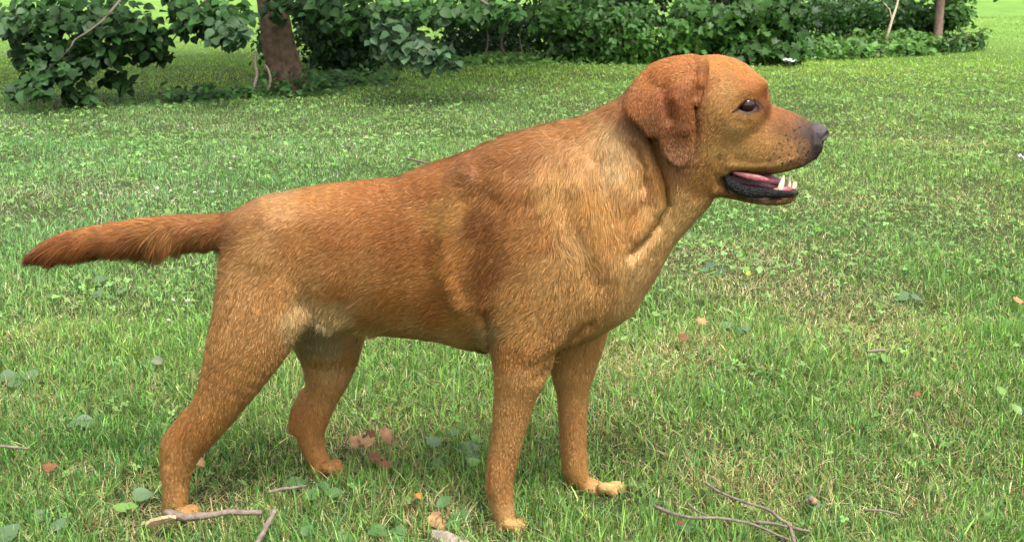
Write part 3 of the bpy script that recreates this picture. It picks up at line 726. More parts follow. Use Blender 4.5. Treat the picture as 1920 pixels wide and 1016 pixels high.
# --- hind legs
NH, FH = -0.078, 0.098
body.chain(rows([(516, 470, 88, .50, -.055), (500, 540, 92, .52, -.066), (482, 598, 84, .56, -.074), (460, 650, 74, .6), (430, 715, 56, .66), (400, 768, 43, .72), (372, 808, 36, .78), (346, 842, 32, .8),
                 (333, 885, 25, .9), (329, 925, 24, .95), (330, 958, 22, 1.1)], NH, 3), 0.03)
body.chain(rows([(392, 762, 12, .8), (366, 786, 13, .8), (338, 812, 13, .8), (322, 832, 12, .9), (319, 856, 10, .9), (319, 880, 8, .9)], NH, 0), 0.024)           # heel cord and hock
paw(334, 978, NH, 34)
body.chain(rows([(585, 520, 100, .5, .06), (608, 600, 80, .55, .08), (616, 655, 60, .62), (614, 700, 45, .7), (603, 742, 33, .75), (586, 785, 31, .8), (582, 815, 27, .85), (588, 842, 23, .95), (600, 868, 20, 1.1), (610, 890, 17, 1.2)], FH, 3), 0.03)
body.chain(rows([(572, 740, 9, .9), (556, 775, 11, .9), (553, 800, 11, .9)], FH, 1), 0.014)
paw(606, 893, FH, 30)
body.chain(rows([(540, 560, 40, .6), (585, 575, 26, .5), (640, 590, 16, .5)], -0.055, 3), 0.02)                                # flank fold
# --- tail
body.chain(rows([(500, 420, 46, .9), (450, 430, 36, .9), (400, 434, 33, .85), (330, 434, 31, .8), (260, 440, 28, .75), (190, 449, 26, .7), (130, 460, 23, .7), (85, 473, 15, .7), (60, 484, 8, .7)], 0, 3), 0.022)
# --- head
HY = 1.915
body.chain(rows([(1262, 215, 92, .78), (1310, 200, 92, .86), (1345, 201, 93, .87), (1369, 206, 76, .97)], 0, 3), 0.012)
body.chain(rows([(1300, 270, 80, .80), (1345, 285, 62, .92), (1390, 285, 48, .95)], 0, 3), 0.02)                              # cheeks
body.chain(rows([(1395, 262, 62, .9), (1432, 261, 63, .73), (1468, 264, 55, .72), (1495, 264, 42, .86), (1508, 262, 32, 1.05), (1517, 262, 22, 1.15)], 0, 2), 0.008)
body.chain(rows([(1405, 280, 40, .7, -.018), (1450, 292, 32, .7, -.019), (1490, 290, 29, .7, -.018), (1519, 279, 22, .7, -.012)], 0, 2), 0.010)   # hanging upper lip, near side
body.chain(rows([(1405, 280, 40, .7, .018), (1450, 292, 32, .7, .019), (1490, 290, 29, .7, .018), (1519, 279, 22, .7, .012)], 0, 2), 0.010)
for sgn in (-1, 1):
    body.chain(rows([(1404, 165, 20, 1), (1422, 163, 14, 1)], sgn * .026, 2), 0.014)                                              # brows
body.chain(rows([(1290, 318, 40, 1.1), (1330, 334, 25, 1.5), (1370, 356, 14, 2.2), (1420, 371, 10, 2.7), (1465, 371, 10, 2.4), (1482, 367, 8, 2.2)], 0, 1), 0.012)   # lower jaw
# mouth opening
mo = [(1360, 330), (1372, 320), (1400, 321), (1430, 325), (1462, 326), (1506, 317), (1550, 299), (1554, 340), (1500, 356), (1470, 361), (1430, 364), (1395, 357), (1368, 344)]
mp = D(np.array(mo)[:, 0], np.array(mo)[:, 1], -0.03)[:, [0, 2]]
body.poly(mp, lambda x, z: np.full(x.shape, HY), 0.2, 0.001, 0.004, 'cut')
# ears: flaps hung from the side of the skull
ear = [(1262, 112), (1300, 106), (1322, 112), (1327, 128), (1320, 160), (1309, 192), (1305, 235), (1301, 270), (1291, 294), (1272, 306), (1252, 298), (1228, 270), (1205, 243), (1186, 220), (1174, 200), (1172, 186), (1184, 164), (1208, 138), (1235, 120)]
er = np.array([(1320, 115, -62), (1270, 116, -60), (1215, 140, -64), (1250, 170, -96), (1190, 190, -84), (1180, 205, -86), (1310, 180, -90), (1303, 240, -93), (1272, 300, -98), (1220, 255, -95), (1270, 230, -98), (1300, 140, -84), (1285, 140, -86)], float)
ep = D(er[:, 0], er[:, 1])[:, [0, 2]]
def rbf(cent, val, x, z, eps):
    d = np.linalg.norm(cent[:, None] - cent[None], axis=2); A = np.hstack([d, np.ones((len(cent), 1)), cent]);
    B = np.vstack([A, np.hstack([np.vstack([np.ones(len(cent)), cent.T]), np.zeros((3, 3))])])
    B[:len(cent), :len(cent)] += np.eye(len(cent)) * eps
    wv = np.linalg.solve(B, np.concatenate([val, np.zeros(3)]))
    out = wv[-3] + wv[-2] * x + wv[-1] * z
    for c, q in zip(cent, wv[:-3]): out = out + q * np.hypot(x - c[0], z - c[1])
    return out
def gline(x, z, pts, wd):
    """gaussian closeness to a polyline given in photo pixels"""
    P = D(np.array(pts, float)[:, 0], np.array(pts, float)[:, 1], -0.06)[:, [0, 2]]
    d = np.full(np.broadcast(x, z).shape, 9.0)
    for a, b in zip(P[:-1], P[1:]):
        e = b - a; t = np.clip(((x - a[0]) * e[0] + (z - a[1]) * e[1]) / (e @ e), 0, 1)
        d = np.minimum(d, np.hypot(x - a[0] - e[0] * t, z - a[1] - e[1] * t))
    return np.exp(-(d / (wd * S)) ** 2)
def ear_y(x, z):
    o = rbf(ep, er[:, 2] * S, x, z, 0.004)
    o = o + 6 * S * gline(x, z, [(1244, 165), (1247, 190), (1252, 215)], 11) + 5 * S * gline(x, z, [(1306, 120), (1302, 150), (1299, 176)], 6)
    o = o - 4 * S * gline(x, z, [(1275, 150), (1272, 190), (1278, 235)], 15) - 5 * S * gline(x, z, [(1318, 122), (1312, 155)], 6)
    return o
epx = D(np.array(ear)[:, 0], np.array(ear)[:, 1], -0.06)[:, [0, 2]]
epx = smooth_path(np.vstack([epx, epx[:1]]), 3)[:-1]
body.poly(epx, lambda x, z: HY + ear_y(x, z), 0.0028, 0.0024, 0.003)
body.poly(epx + np.array((0.02, -0.022)), lambda x, z: HY - ear_y(x - 0.02, z + 0.022), 0.0028, 0.0024, 0.003)
for sgn in (-1, 1):
    body.chain(rows([(1240, 146 + 10 * (sgn > 0), 20, .9), (1280, 138 + 10 * (sgn > 0), 22, .9), (1310, 132 + 10 * (sgn > 0), 14, .9)], sgn * 58 * S, 2), 0.014)
# --- folds, hollows and ridges of the near and far flank (metres; + raises, - sinks)
X, Y, Z = FX[:, None, None], FY[None, :, None], FZ[None, None, :]
def relief(pts, wd, amp, head=False):
    P = D(np.array(pts, float)[:, 0], np.array(pts, float)[:, 1], -0.06); e = wd * S * 2.6
    lo = P.min(0) - e; hi = P.max(0) + e; lo[1] = -9; hi[1] = 99
    sl, x, y, z = body.sub(lo, hi)
    g = gline(x[:, 0, :], z[0], pts, wd).astype(np.float32)[:, None, :]
    side = np.clip(np.abs(y - (HY if head else 1.94)) / 0.02 - .4, 0, 1)
    body.F[sl] -= (amp * S * (1.0 if head else 1.1)) * g * side
relief([(1222, 262), (1234, 305), (1248, 345), (1252, 385), (1236, 420), (1204, 453), (1182, 470)], 8, -13)
relief([(1206, 270), (1228, 330), (1232, 380), (1200, 430)], 14, 5)
relief([(1190, 275), (1208, 310), (1206, 345)], 8, -4)
relief([(1150, 285), (1165, 330), (1185, 370)], 16, 2)
relief([(1110, 290), (1130, 340), (1150, 400)], 14, -2)
relief([(1040, 320), (1060, 400), (1090, 470), (1110, 520)], 20, -3)
relief([(1085, 340), (1110, 420), (1140, 490)], 20, 3.5)
relief([(885, 325), (862, 360), (842, 430), (838, 500), (860, 560)], 15, 6)
relief([(925, 370), (900, 440), (885, 530)], 24, -5)
relief([(805, 400), (800, 480), (815, 560)], 26, -4)
relief([(1020, 330), (960, 350), (930, 420)], 22, 3)
relief([(912, 580), (922, 640), (926, 690)], 10, -5)
relief([(990, 672), (1040, 650)], 10, -2.5)
relief([(1010, 690), (1060, 640), (1100, 600)], 12, -5)
relief([(570, 440), (552, 500), (562, 560)], 24, -6)
relief([(520, 420), (500, 470)], 26, 5)
relief([(929, 690), (924, 760), (922, 800), (916, 860), (911, 900)], 4.5, -5)
relief([(376, 715), (366, 760), (346, 805), (330, 850)], 7, -2.5)
relief([(600, 610), (640, 625), (700, 640)], 8, 4)
relief([(1385, 207), (1403, 195), (1424, 201)], 14, -2.5, True)
relief([(1378, 228), (1402, 233)], 7, -1.5, True)
relief([(1390, 176), (1408, 171), (1424, 176)], 8, 1.5, True)
relief([(1376, 312), (1420, 318), (1460, 316), (1500, 302)], 6, 3, True)
relief([(1352, 300), (1345, 325), (1352, 350)], 8, -3, True)
relief([(1300, 200), (1306, 250), (1300, 290)], 8, -3, True)
# --- eye slits
EYE = (1403, 199)
def almond():
    t = np.linspace(0, 1, 13); x = 1385.5 + 35.5 * t
    up = 204 - 13 * np.sin(math.pi * t) ** .8 - 1 * t; dn = 204 + 7 * np.sin(math.pi * t) ** .9 - 1 * t
    return np.vstack([np.c_[x, up], np.c_[x[::-1], dn[::-1]]])
alm = almond()
ys = np.linspace(1.80, HY, 200)
e0 = D(*EYE, -0.06)
prof = body.value(np.c_[np.full(200, e0[0]), ys, np.full(200, e0[2])])
eye_surf = ys[np.argmax(prof < 0)]                                   # y of the skin at the eye
ap = D(alm[:, 0], alm[:, 1], -0.06)[:, [0, 2]]
for yc in (eye_surf, 2 * HY - eye_surf):
    body.poly(ap, lambda x, z: np.full(x.shape, yc), 0.009, 0.0005, 0.0025, 'cut')

V, Q = body.nets()
# signed gradient -> outward normals
def field_normal(P, e=0.0025):
    g = np.stack([body.value(P + np.eye(3)[d] * e) - body.value(P - np.eye(3)[d] * e) for d in range(3)], 1)
    return g / (np.linalg.norm(g, axis=1, keepdims=True) + 1e-9)

# ------------------------------------------------------------------ coat: colour, lie and length of the hair
def idw(px, py, pts, vals, power=2.4, soft=18.0):
    pts = np.asarray(pts, float); vals = np.asarray(vals, float)
    num = np.zeros((len(px), vals.shape[1])); den = np.zeros(len(px))
    for p, v in zip(pts, vals):
        wgt = 1.0 / (((px - p[0]) ** 2 + (py - p[1]) ** 2) + soft * soft) ** (power / 2)
        num += wgt[:, None] * v; den += wgt
    return num / den[:, None]
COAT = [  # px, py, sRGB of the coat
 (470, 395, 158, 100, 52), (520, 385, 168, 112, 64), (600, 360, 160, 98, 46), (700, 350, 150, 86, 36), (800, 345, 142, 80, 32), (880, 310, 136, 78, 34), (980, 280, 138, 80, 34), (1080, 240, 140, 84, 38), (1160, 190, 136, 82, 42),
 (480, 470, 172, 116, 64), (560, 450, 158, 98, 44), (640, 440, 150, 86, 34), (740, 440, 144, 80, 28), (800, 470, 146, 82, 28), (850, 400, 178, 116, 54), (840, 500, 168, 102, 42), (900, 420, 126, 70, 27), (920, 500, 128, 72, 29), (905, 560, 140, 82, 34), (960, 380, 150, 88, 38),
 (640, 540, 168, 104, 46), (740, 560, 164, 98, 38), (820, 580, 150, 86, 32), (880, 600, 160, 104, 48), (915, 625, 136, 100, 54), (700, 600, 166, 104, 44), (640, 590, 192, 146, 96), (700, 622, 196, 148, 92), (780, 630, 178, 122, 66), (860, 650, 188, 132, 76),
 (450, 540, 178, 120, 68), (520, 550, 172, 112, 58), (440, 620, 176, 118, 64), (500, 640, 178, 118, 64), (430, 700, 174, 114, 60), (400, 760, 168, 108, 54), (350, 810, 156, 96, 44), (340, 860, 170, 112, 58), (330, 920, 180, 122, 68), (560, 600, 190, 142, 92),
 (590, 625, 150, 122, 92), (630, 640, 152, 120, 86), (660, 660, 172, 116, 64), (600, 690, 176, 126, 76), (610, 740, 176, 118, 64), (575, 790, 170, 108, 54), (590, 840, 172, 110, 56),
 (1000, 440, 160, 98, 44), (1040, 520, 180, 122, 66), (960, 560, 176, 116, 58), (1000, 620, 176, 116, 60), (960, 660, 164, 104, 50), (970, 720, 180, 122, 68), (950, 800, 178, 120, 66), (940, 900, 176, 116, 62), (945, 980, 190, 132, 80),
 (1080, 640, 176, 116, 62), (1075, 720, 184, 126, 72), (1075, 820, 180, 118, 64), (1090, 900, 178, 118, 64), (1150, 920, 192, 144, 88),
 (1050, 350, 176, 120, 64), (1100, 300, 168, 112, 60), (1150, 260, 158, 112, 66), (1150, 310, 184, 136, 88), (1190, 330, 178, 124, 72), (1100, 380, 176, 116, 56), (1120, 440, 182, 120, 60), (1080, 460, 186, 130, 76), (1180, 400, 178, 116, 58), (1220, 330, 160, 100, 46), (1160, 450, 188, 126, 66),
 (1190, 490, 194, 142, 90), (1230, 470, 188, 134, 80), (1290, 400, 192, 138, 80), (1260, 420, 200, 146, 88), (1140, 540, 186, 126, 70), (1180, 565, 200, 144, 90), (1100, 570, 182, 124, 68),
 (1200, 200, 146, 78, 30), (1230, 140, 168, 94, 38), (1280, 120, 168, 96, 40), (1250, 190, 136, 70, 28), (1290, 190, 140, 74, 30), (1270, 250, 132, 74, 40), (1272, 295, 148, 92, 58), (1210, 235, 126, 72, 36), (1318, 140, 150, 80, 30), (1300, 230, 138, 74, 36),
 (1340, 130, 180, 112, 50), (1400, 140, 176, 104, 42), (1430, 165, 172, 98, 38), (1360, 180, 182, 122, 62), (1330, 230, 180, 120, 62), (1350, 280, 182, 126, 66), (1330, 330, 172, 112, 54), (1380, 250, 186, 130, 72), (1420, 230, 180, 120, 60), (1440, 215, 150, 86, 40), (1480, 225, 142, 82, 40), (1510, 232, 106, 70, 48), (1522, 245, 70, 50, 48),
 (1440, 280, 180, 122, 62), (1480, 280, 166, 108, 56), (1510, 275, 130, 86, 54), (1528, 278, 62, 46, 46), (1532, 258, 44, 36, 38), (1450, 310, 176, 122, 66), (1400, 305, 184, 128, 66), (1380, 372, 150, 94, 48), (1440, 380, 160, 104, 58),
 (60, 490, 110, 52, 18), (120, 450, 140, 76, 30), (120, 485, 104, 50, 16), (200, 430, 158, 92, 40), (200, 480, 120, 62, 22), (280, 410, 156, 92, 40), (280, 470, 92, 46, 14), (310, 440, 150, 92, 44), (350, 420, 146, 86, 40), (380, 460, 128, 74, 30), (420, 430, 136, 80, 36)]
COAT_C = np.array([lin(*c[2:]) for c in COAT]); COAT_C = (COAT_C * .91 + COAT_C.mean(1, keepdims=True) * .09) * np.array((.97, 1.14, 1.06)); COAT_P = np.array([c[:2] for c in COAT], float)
LIE = [  # px, py, direction the hair lies (px), length mm
 (60, 490, -1, .1, 18), (120, 450, -1, .22, 22), (120, 485, -1, .25, 26), (200, 430, -1, .18, 22), (200, 482, -.9, .5, 30), (280, 410, -1, .12, 20), (300, 472, -.55, 1, 34), (250, 478, -.7, .8, 34), (340, 470, -.6, .9, 22), (360, 430, -1, .3, 16), (430, 430, -1, .3, 14),
 (480, 400, -.9, .5, 12), (560, 370, -1, .25, 13), (700, 345, -1, .15, 14), (820, 320, -1, .3, 17), (900, 290, -.9, .4, 18), (1000, 270, -.85, .5, 20), (1100, 230, -.8, .5, 21), (1165, 190, -.7, .7, 18),
 (500, 480, -.6, .8, 11), (600, 460, -1, .25, 12), (740, 450, -1, .2, 12), (860, 440, -.9, .35, 13), (940, 420, -.7, .6, 13), (640, 560, -1, .35, 13), (760, 580, -1, .3, 13), (860, 620, -1, .3, 14), (640, 605, -.6, .8, 20), (760, 632, -.9, .5, 18), (560, 590, -.3, 1, 14),
 (440, 560, -.4, .9, 10), (460, 640, -.35, 1, 9), (400, 750, -.6, .9, 7), (340, 850, 0, 1, 5.5), (330, 930, .1, 1, 5), (600, 640, -.1, 1, 13), (610, 720, -.2, 1, 8), (580, 800, .1, 1, 7), (600, 860, .4, 1, 7),
 (1010, 500, -.8, .5, 12), (980, 600, -.7, .7, 11), (960, 700, 0, 1, 7), (945, 800, -.1, 1, 5.5), (938, 900, 0, 1, 5), (950, 985, .6, .6, 2.6), (1075, 700, 0, 1, 6.5), (1075, 830, 0, 1, 5.5), (1120, 912, .9, .4, 3),
 (1060, 360, -.3, 1, 20), (1120, 300, -.4, 1, 22), (1170, 300, .05, 1, 22), (1190, 380, -.1, 1, 20), (1120, 420, .25, 1, 20), (1060, 450, .3, 1, 14), (1140, 480, .35, 1, 16), (1090, 540, -.2, 1, 12), (1130, 580, .1, 1, 13), (1180, 560, .3, 1, 16), (1200, 490, -.5, .9, 17), (1260, 430, -.5, .9, 14), (1310, 380, -.6, .8, 10),
 (1275, 122, -.3, -.3, 8), (1240, 150, -.6, .6, 9), (1200, 180, -.5, .9, 9), (1250, 200, -.15, 1, 9), (1290, 160, .2, 1, 8), (1295, 240, .05, 1, 7), (1270, 290, .1, 1, 8), (1215, 240, .3, 1, 8),
 (1350, 120, -1, -.1, 6), (1420, 150, -.9, -.4, 5), (1340, 190, -.8, .45, 5.5), (1380, 250, -.85, .5, 5), (1320, 280, -.6, .8, 7), (1300, 340, -.5, .85, 10), (1440, 220, -.95, -.1, 3.5), (1500, 235, -1, -.1, 2.6), (1440, 290, -.8, .6, 4), (1500, 280, -.75, .65, 3), (1400, 375, -.9, .3, 4)]
LIE_P = np.array([l[:2] for l in LIE], float); LIE_V = np.array(LIE)[:, 2:5].astype(float)
LIE_V[:, :2] /= np.linalg.norm(LIE_V[:, :2], axis=1, keepdims=True)
SPOTS = np.array([(1462, 268), (1478, 262), (1492, 259), (1500, 268), (1484, 276), (1468, 280), (1452, 286), (1464, 293), (1480, 289), (1496, 283), (1508, 278), (1512, 290), (1498, 296), (1484, 301), (1468, 305), (1516, 300 - 16), (1474, 254), (1490, 246), (1500, 240), (1444, 299), (1456, 278)], float)
LIPLINE = [(1362, 331), (1374, 320), (1402, 321), (1432, 325), (1462, 326), (1503, 315), (1534, 297), (1545, 278)]
def seg_dist(px, py, pts):
    d = np.full(len(px), 1e3); P = np.array(pts, float)
    for a, b in zip(P[:-1], P[1:]):
        e = b - a; t = np.clip(((px - a[0]) * e[0] + (py - a[1]) * e[1]) / (e @ e + 1e-9), 0, 1)
        d = np.minimum(d, np.hypot(px - a[0] - e[0] * t, py - a[1] - e[1] * t))
    return d
LOWLIP = [(1362, 332), (1370, 348), (1390, 361), (1420, 367), (1455, 366), (1490, 358)]
def coat_colour(P, N):
    px, py = to_px(P)
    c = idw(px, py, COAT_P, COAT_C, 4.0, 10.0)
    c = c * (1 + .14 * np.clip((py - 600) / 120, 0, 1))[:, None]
    sm = lambda d, a, b: np.clip((b - d) / (b - a), 0, 1)[:, None]
    dark = np.array(lin(38, 30, 30))
    head = px > 1350
    d = np.where(head, seg_dist(px, py, LIPLINE), 99); c = c * (1 - sm(d, 2, 6)) + dark * sm(d, 2, 6)
    d = np.where(head, seg_dist(px, py, LOWLIP), 99); c = c * (1 - sm(d, 7, 11)) + dark * sm(d, 7, 11)
    d = np.where(head, seg_dist(px, py, np.vstack([alm, alm[:1]])), 99); k = sm(d, 1.5, 5.5); c = c * (1 - k) + np.array(lin(46, 34, 36)) * k
    d = np.where(head, seg_dist(px, py, [(1418, 190), (1428, 200), (1420, 206)]), 99); k = sm(d, 3, 8) * .7; c = c * (1 - k) + np.array(lin(66, 48, 50)) * k
    d = np.where(head, seg_dist(px, py, [(1386, 204), (1376, 209)]), 99); k = sm(d, 1, 3) * .8; c = c * (1 - k) + dark * k
    for s_ in SPOTS:
        d = np.hypot(px - s_[0], py - s_[1]); k = sm(d, 1.3, 2.9) * .85; c = c * (1 - k) + np.array(lin(50, 34, 28)) * k
    return c, px, py

m_skin, t, b, out = new_mat('dog_skin')
an = t.nodes.new('ShaderNodeAttribute'); an.attribute_name = 'pigment'
t.links.new(an.outputs['Color'], b.inputs['Base Color']); b.inputs['Roughness'].default_value = 0.6; b.inputs['Specular IOR Level'].default_value = 0.25
N0 = field_normal(V)
skin_c, vpx, vpy = coat_colour(V, N0)
inmouth = (vpx > 1362) & (vpx < 1500) & (vpy > 318) & (vpy < 366) & (np.abs(N0[:, 2]) > .45) & (np.abs(V[:, 1] - HY) < .045)
sc_ = skin_c * 0.8
sc_[inmouth] = lin(86, 30, 34)
dog_me = np_mesh('dog', V, Q, sc_)
dog = link('dog', dog_me, m_skin)
tag(dog, 'red-golden labrador standing in side view on the grass with mouth open and tail held out', 'dog')
dog['label'] = 'short-haired fox-red dog standing side-on in the grass, mouth open, tail held straight out'

# hair roots
def sample(n, weight):
    tri = np.concatenate([Q[:, [0, 1, 2]], Q[:, [0, 2, 3]]])
    a, b_, c_ = V[tri[:, 0]], V[tri[:, 1]], V[tri[:, 2]]
    ar = np.linalg.norm(np.cross(b_ - a, c_ - a), axis=1)
    cen = (a + b_ + c_) / 3
    wt = ar * weight(cen, tri); cum = np.cumsum(wt); cum /= cum[-1]
    k = np.searchsorted(cum, rng.random(n))
    r1 = np.sqrt(rng.random(n)); r2 = rng.random(n)
    P = a[k] * (1 - r1)[:, None] + b_[k] * (r1 * (1 - r2))[:, None] + c_[k] * (r1 * r2)[:, None]
    Nn = N0[tri[k, 0]] + N0[tri[k, 1]] + N0[tri[k, 2]]
    return P, Nn / (np.linalg.norm(Nn, axis=1, keepdims=True) + 1e-9)
def wgt(cen, tri):
    n = N0[tri[:, 0]]
    view = cen - np.array((0, 0, CAM_H)); view /= np.linalg.norm(view, axis=1, keepdims=True)
    facing = -(n * view).sum(1)
    wv = np.where(facing > -0.25, 1.0, 0.22)
    px, py = to_px(cen)
    wv = wv * np.where(px > 1160, 2.6, 1.0) * np.where(py > 700, 1.9, 1.0) * np.where(px < 440, 1.5, 1.0)
    wv[cen[:, 2] < 0.004] = 0
    return wv
NH_ = 740000
P, N = sample(NH_, wgt)
col, px, py = coat_colour(P, N)
# bare skin: lips, eyelids, inside of the mouth
bare = (px > 1350) & ((seg_dist(px, py, np.vstack([alm, alm[:1]])) < 2.2) | (seg_dist(px, py, LIPLINE) < 2.6) | (seg_dist(px, py, LOWLIP) < 7.5) | ((px > 1366) & (px < 1505) & (py > 322) & (py < 362) & (np.abs(P[:, 1] - HY) < .046)) | ((px > 1527) & (py < 270) & (py > 228)))
keep = ~bare
P, N, col, px, py = P[keep], N[keep], col[keep], px[keep], py[keep]
lv = idw(px, py, LIE_P, LIE_V, 3.0, 14.0)
# waves and partings in the lie of the coat
ang = (vnoise(px, py, 34, 3) - .5) * .9 + (vnoise(px, py, 12, 4) - .5) * .5 + rng.normal(0, .13, len(px))
ang *= np.where(px > 1320, .6, np.where((px > 1165) & (py < 312), .4, 1.0))
ca, sa = np.cos(ang), np.sin(ang)
fx = lv[:, 0] * ca - lv[:, 1] * sa; fy = lv[:, 0] * sa + lv[:, 1] * ca
T = np.stack([fx, np.zeros_like(fx), -fy], 1)
# surfaces turned away from the side view: the hair also follows gravity / the length of the body
T -= N * (T * N).sum(1, keepdims=True)
T /= np.linalg.norm(T, axis=1, keepdims=True) + 1e-6
L = lv[:, 2] * 0.001 * np.where(px < 445, 1.0, .80) * np.where((px > 1165) & (px < 1330) & (py < 312), .6, 1.0) * rng.uniform(.7, 1.25, len(px)) * (0.85 + .3 * vnoise(px, py, 20, 9))
# clumps
cell = np.clip(L * .36, .0018, .0062)
key = np.floor(P / cell[:, None] + (vnoise(px, py, 9, 21) * .8)[:, None]).astype(np.int64)
kid = (key[:, 0] * 73856093) ^ (key[:, 1] * 19349663) ^ (key[:, 2] * 83492791)
_, inv = np.unique(kid, return_inverse=True); nk = inv.max() + 1
cnt = np.bincount(inv, minlength=nk)
cen = np.stack([np.bincount(inv, P[:, d], nk) / cnt for d in range(3)], 1)[inv]
crand = rng.random(nk)[inv]; crand2 = rng.random(nk)[inv]
lift = rng.uniform(.12, .34, len(px)) * (.8 + .5 * crand)
tl = (px < 445) & (py > 440)
lift = np.where(tl, lift * 1.3, lift)
short = np.clip((.011 - L) / .006, 0, 1)
lift = lift * (1 + 1.1 * short) + .06 * short
ss = np.array([0, .33, .68, 1.0])
pull = (cen - P); pull -= N * (pull * N).sum(1, keepdims=True)
PT = P[:, None] + N[:, None] * 0.0002 + L[:, None, None] * (T[:, None] * ss[None, :, None] + N[:, None] * (lift[:, None] * (1.5 * ss - .8 * ss ** 2))[:, :, None]) + pull[:, None] * (.5 * ss ** 1.5)[None, :, None]
PT[:, :, 2] -= (L[:, None] * ss[None] ** 2 * .12) * np.where(tl, 2.0, 1.0)[:, None]
PT[:, :, 2] = np.maximum(PT[:, :, 2], 0.001)
nh = len(px)
shade = np.exp(rng.normal(0, .16, nh)) * (.80 + .40 * crand)
warm = (crand2 - .5) * .12 + rng.normal(0, .03, nh)
hc = col * shade[:, None] * np.stack([1 + 0 * warm, 1 - warm, 1 - 2 * warm], 1)
grey = rng.random(nh) < .02
hc[grey] = hc[grey] * .5 + np.array(lin(210, 180, 140)) * .5 * np.clip(col[grey].sum(1, keepdims=True) / .5, 0, 1)
hc = np.clip(hc, 0.004, .8)
def make_hair(name, PT, hc, Nn, rad):
    cu = bpy.data.hair_curves.new(name)
    n, k = PT.shape[:2]
    cu.add_curves([k] * n)
    cu.attributes['position'].data.foreach_set('vector', PT.reshape(-1, 3).astype(np.float32).ravel())
    r = cu.attributes.get('radius') or cu.attributes.new('radius', 'FLOAT', 'POINT')
    r.data.foreach_set('value', (rad[:, None] * np.array([1, .95, .7, .12])[None, :k]).astype(np.float32).ravel())
    a = cu.attributes.new('pigment', 'FLOAT_COLOR', 'CURVE')
    a.data.foreach_set('color', np.hstack([hc, np.ones((n, 1))]).astype(np.float32).ravel())
    a = cu.attributes.new('lie_normal', 'FLOAT_VECTOR', 'CURVE'); a.data.foreach_set('vector', Nn.astype(np.float32).ravel())
    return cu
m_fur, t, b, out = new_mat('dog_fur')
an = t.nodes.new('ShaderNodeAttribute'); an.attribute_name = 'pigment'
nn = t.nodes.new('ShaderNodeAttribute'); nn.attribute_name = 'lie_normal'
t.links.new(an.outputs['Color'], b.inputs['Base Color']); t.links.new(nn.outputs['Vector'], b.inputs['Normal'])
b.inputs['Roughness'].default_value = 0.5; b.inputs['Specular IOR Level'].default_value = 0.22
Nj = N + T * rng.uniform(-.15, .45, nh)[:, None] + rng.normal(0, .16, (nh, 3)); Nj /= np.linalg.norm(Nj, axis=1, keepdims=True)
fur = make_hair('fur', PT, hc, Nj, np.where(px > 1320, .00022, np.where(py > 700, .00022, .00027)) * rng.uniform(.7, 1.3, nh))
fo = link('fur', fur, m_fur, dog); tag(fo, kind='stuff')

# ------------------------------------------------------------------ eyes, nose, mouth
m_eye = simple_mat('dog_eye', lin(36, 16, 10), 0.10, 0.36)
m_nose = simple_mat('dog_nose', lin(58, 47, 47), 0.42, 0.45, noise=.25, scale=300, bump=.5, bscale=900)
m_lip = simple_mat('dog_lip', lin(13, 10, 12), 0.28, 0.22, noise=.3, scale=200, bump=.9, bscale=420)
m_tongue = simple_mat('dog_tongue', lin(160, 92, 98), 0.3, 0.5, noise=.18, scale=150, bump=.5, bscale=600)
m_gum = simple_mat('dog_gum', lin(146, 78, 80), 0.25, 0.55, noise=.3, scale=220, bump=.4, bscale=500)
m_palate = simple_mat('dog_mouth_lining', lin(62, 20, 26), 0.3, 0.5, noise=.35, scale=220, bump=.5, bscale=420)
m_tooth = simple_mat('dog_tooth', lin(236, 222, 186), 0.25, 0.5, noise=.06, scale=200)
def uv_ball(c, r, sy=1.0, n=20, k=14):
    th = np.linspace(0, math.pi, k); ph = np.arange(n) * 2 * math.pi / n
    Vv = np.stack([np.outer(np.sin(th), np.cos(ph)), np.outer(np.sin(th), np.sin(ph)) * sy, np.outer(np.cos(th), np.ones(n))], -1).reshape(-1, 3) * r + c
    F = np.array([(i * n + j, i * n + (j + 1) % n, (i + 1) * n + (j + 1) % n, (i + 1) * n + j) for i in range(k - 1) for j in range(n)])
    return Vv, F[:, ::-1]
for sgn in (-1, 1):
    yc = HY + sgn * (HY - eye_surf)
    c = D(1403, 200, -.06); c[1] = yc - sgn * 0.0100
    Vv, F = uv_ball(c, 0.0128)
    link('eye', np_mesh('eye', Vv, F), m_eye, dog)
def small_field(lo, hi, st): return Field(np.arange(lo[0], hi[0], st), np.arange(lo[1], hi[1], st), np.arange(lo[2], hi[2], st))
# nose
c = D(1533, 251); nf = small_field(c - 0.032, c + 0.032, 0.0009)
nf.chain(rows([(1527, 247, 17, 1.35), (1538, 250, 15, 1.25)], 0), 0.004)
nf.chain(rows([(1530, 262, 10, 1.2), (1537, 268, 7, 1.0)], 0), 0.006)
for sgn in (-1, 1):
    nf.chain(rows([(1522, 252, 13, .7), (1532, 256, 12, .7)], sgn * .0115), 0.004)
    nf.chain(rows([(1553, 253, 7, .8, sgn * .0085), (1545, 258, 6.5, .8, sgn * .012), (1536, 266, 3, .8, sgn * .016), (1524, 262, 2, .8, sgn * .021), (1517, 253, 1.6, .8, sgn * .022)], 0), 0.002, 'cut')
nf.chain(rows([(1554, 244, 1.6, .6), (1554, 262, 1.8, .6), (1545, 274, 1.6, .6)], 0), 0.002, 'cut')
nv, nq = nf.nets(); link('nose', np_mesh('nose', nv, nq), m_nose, dog)
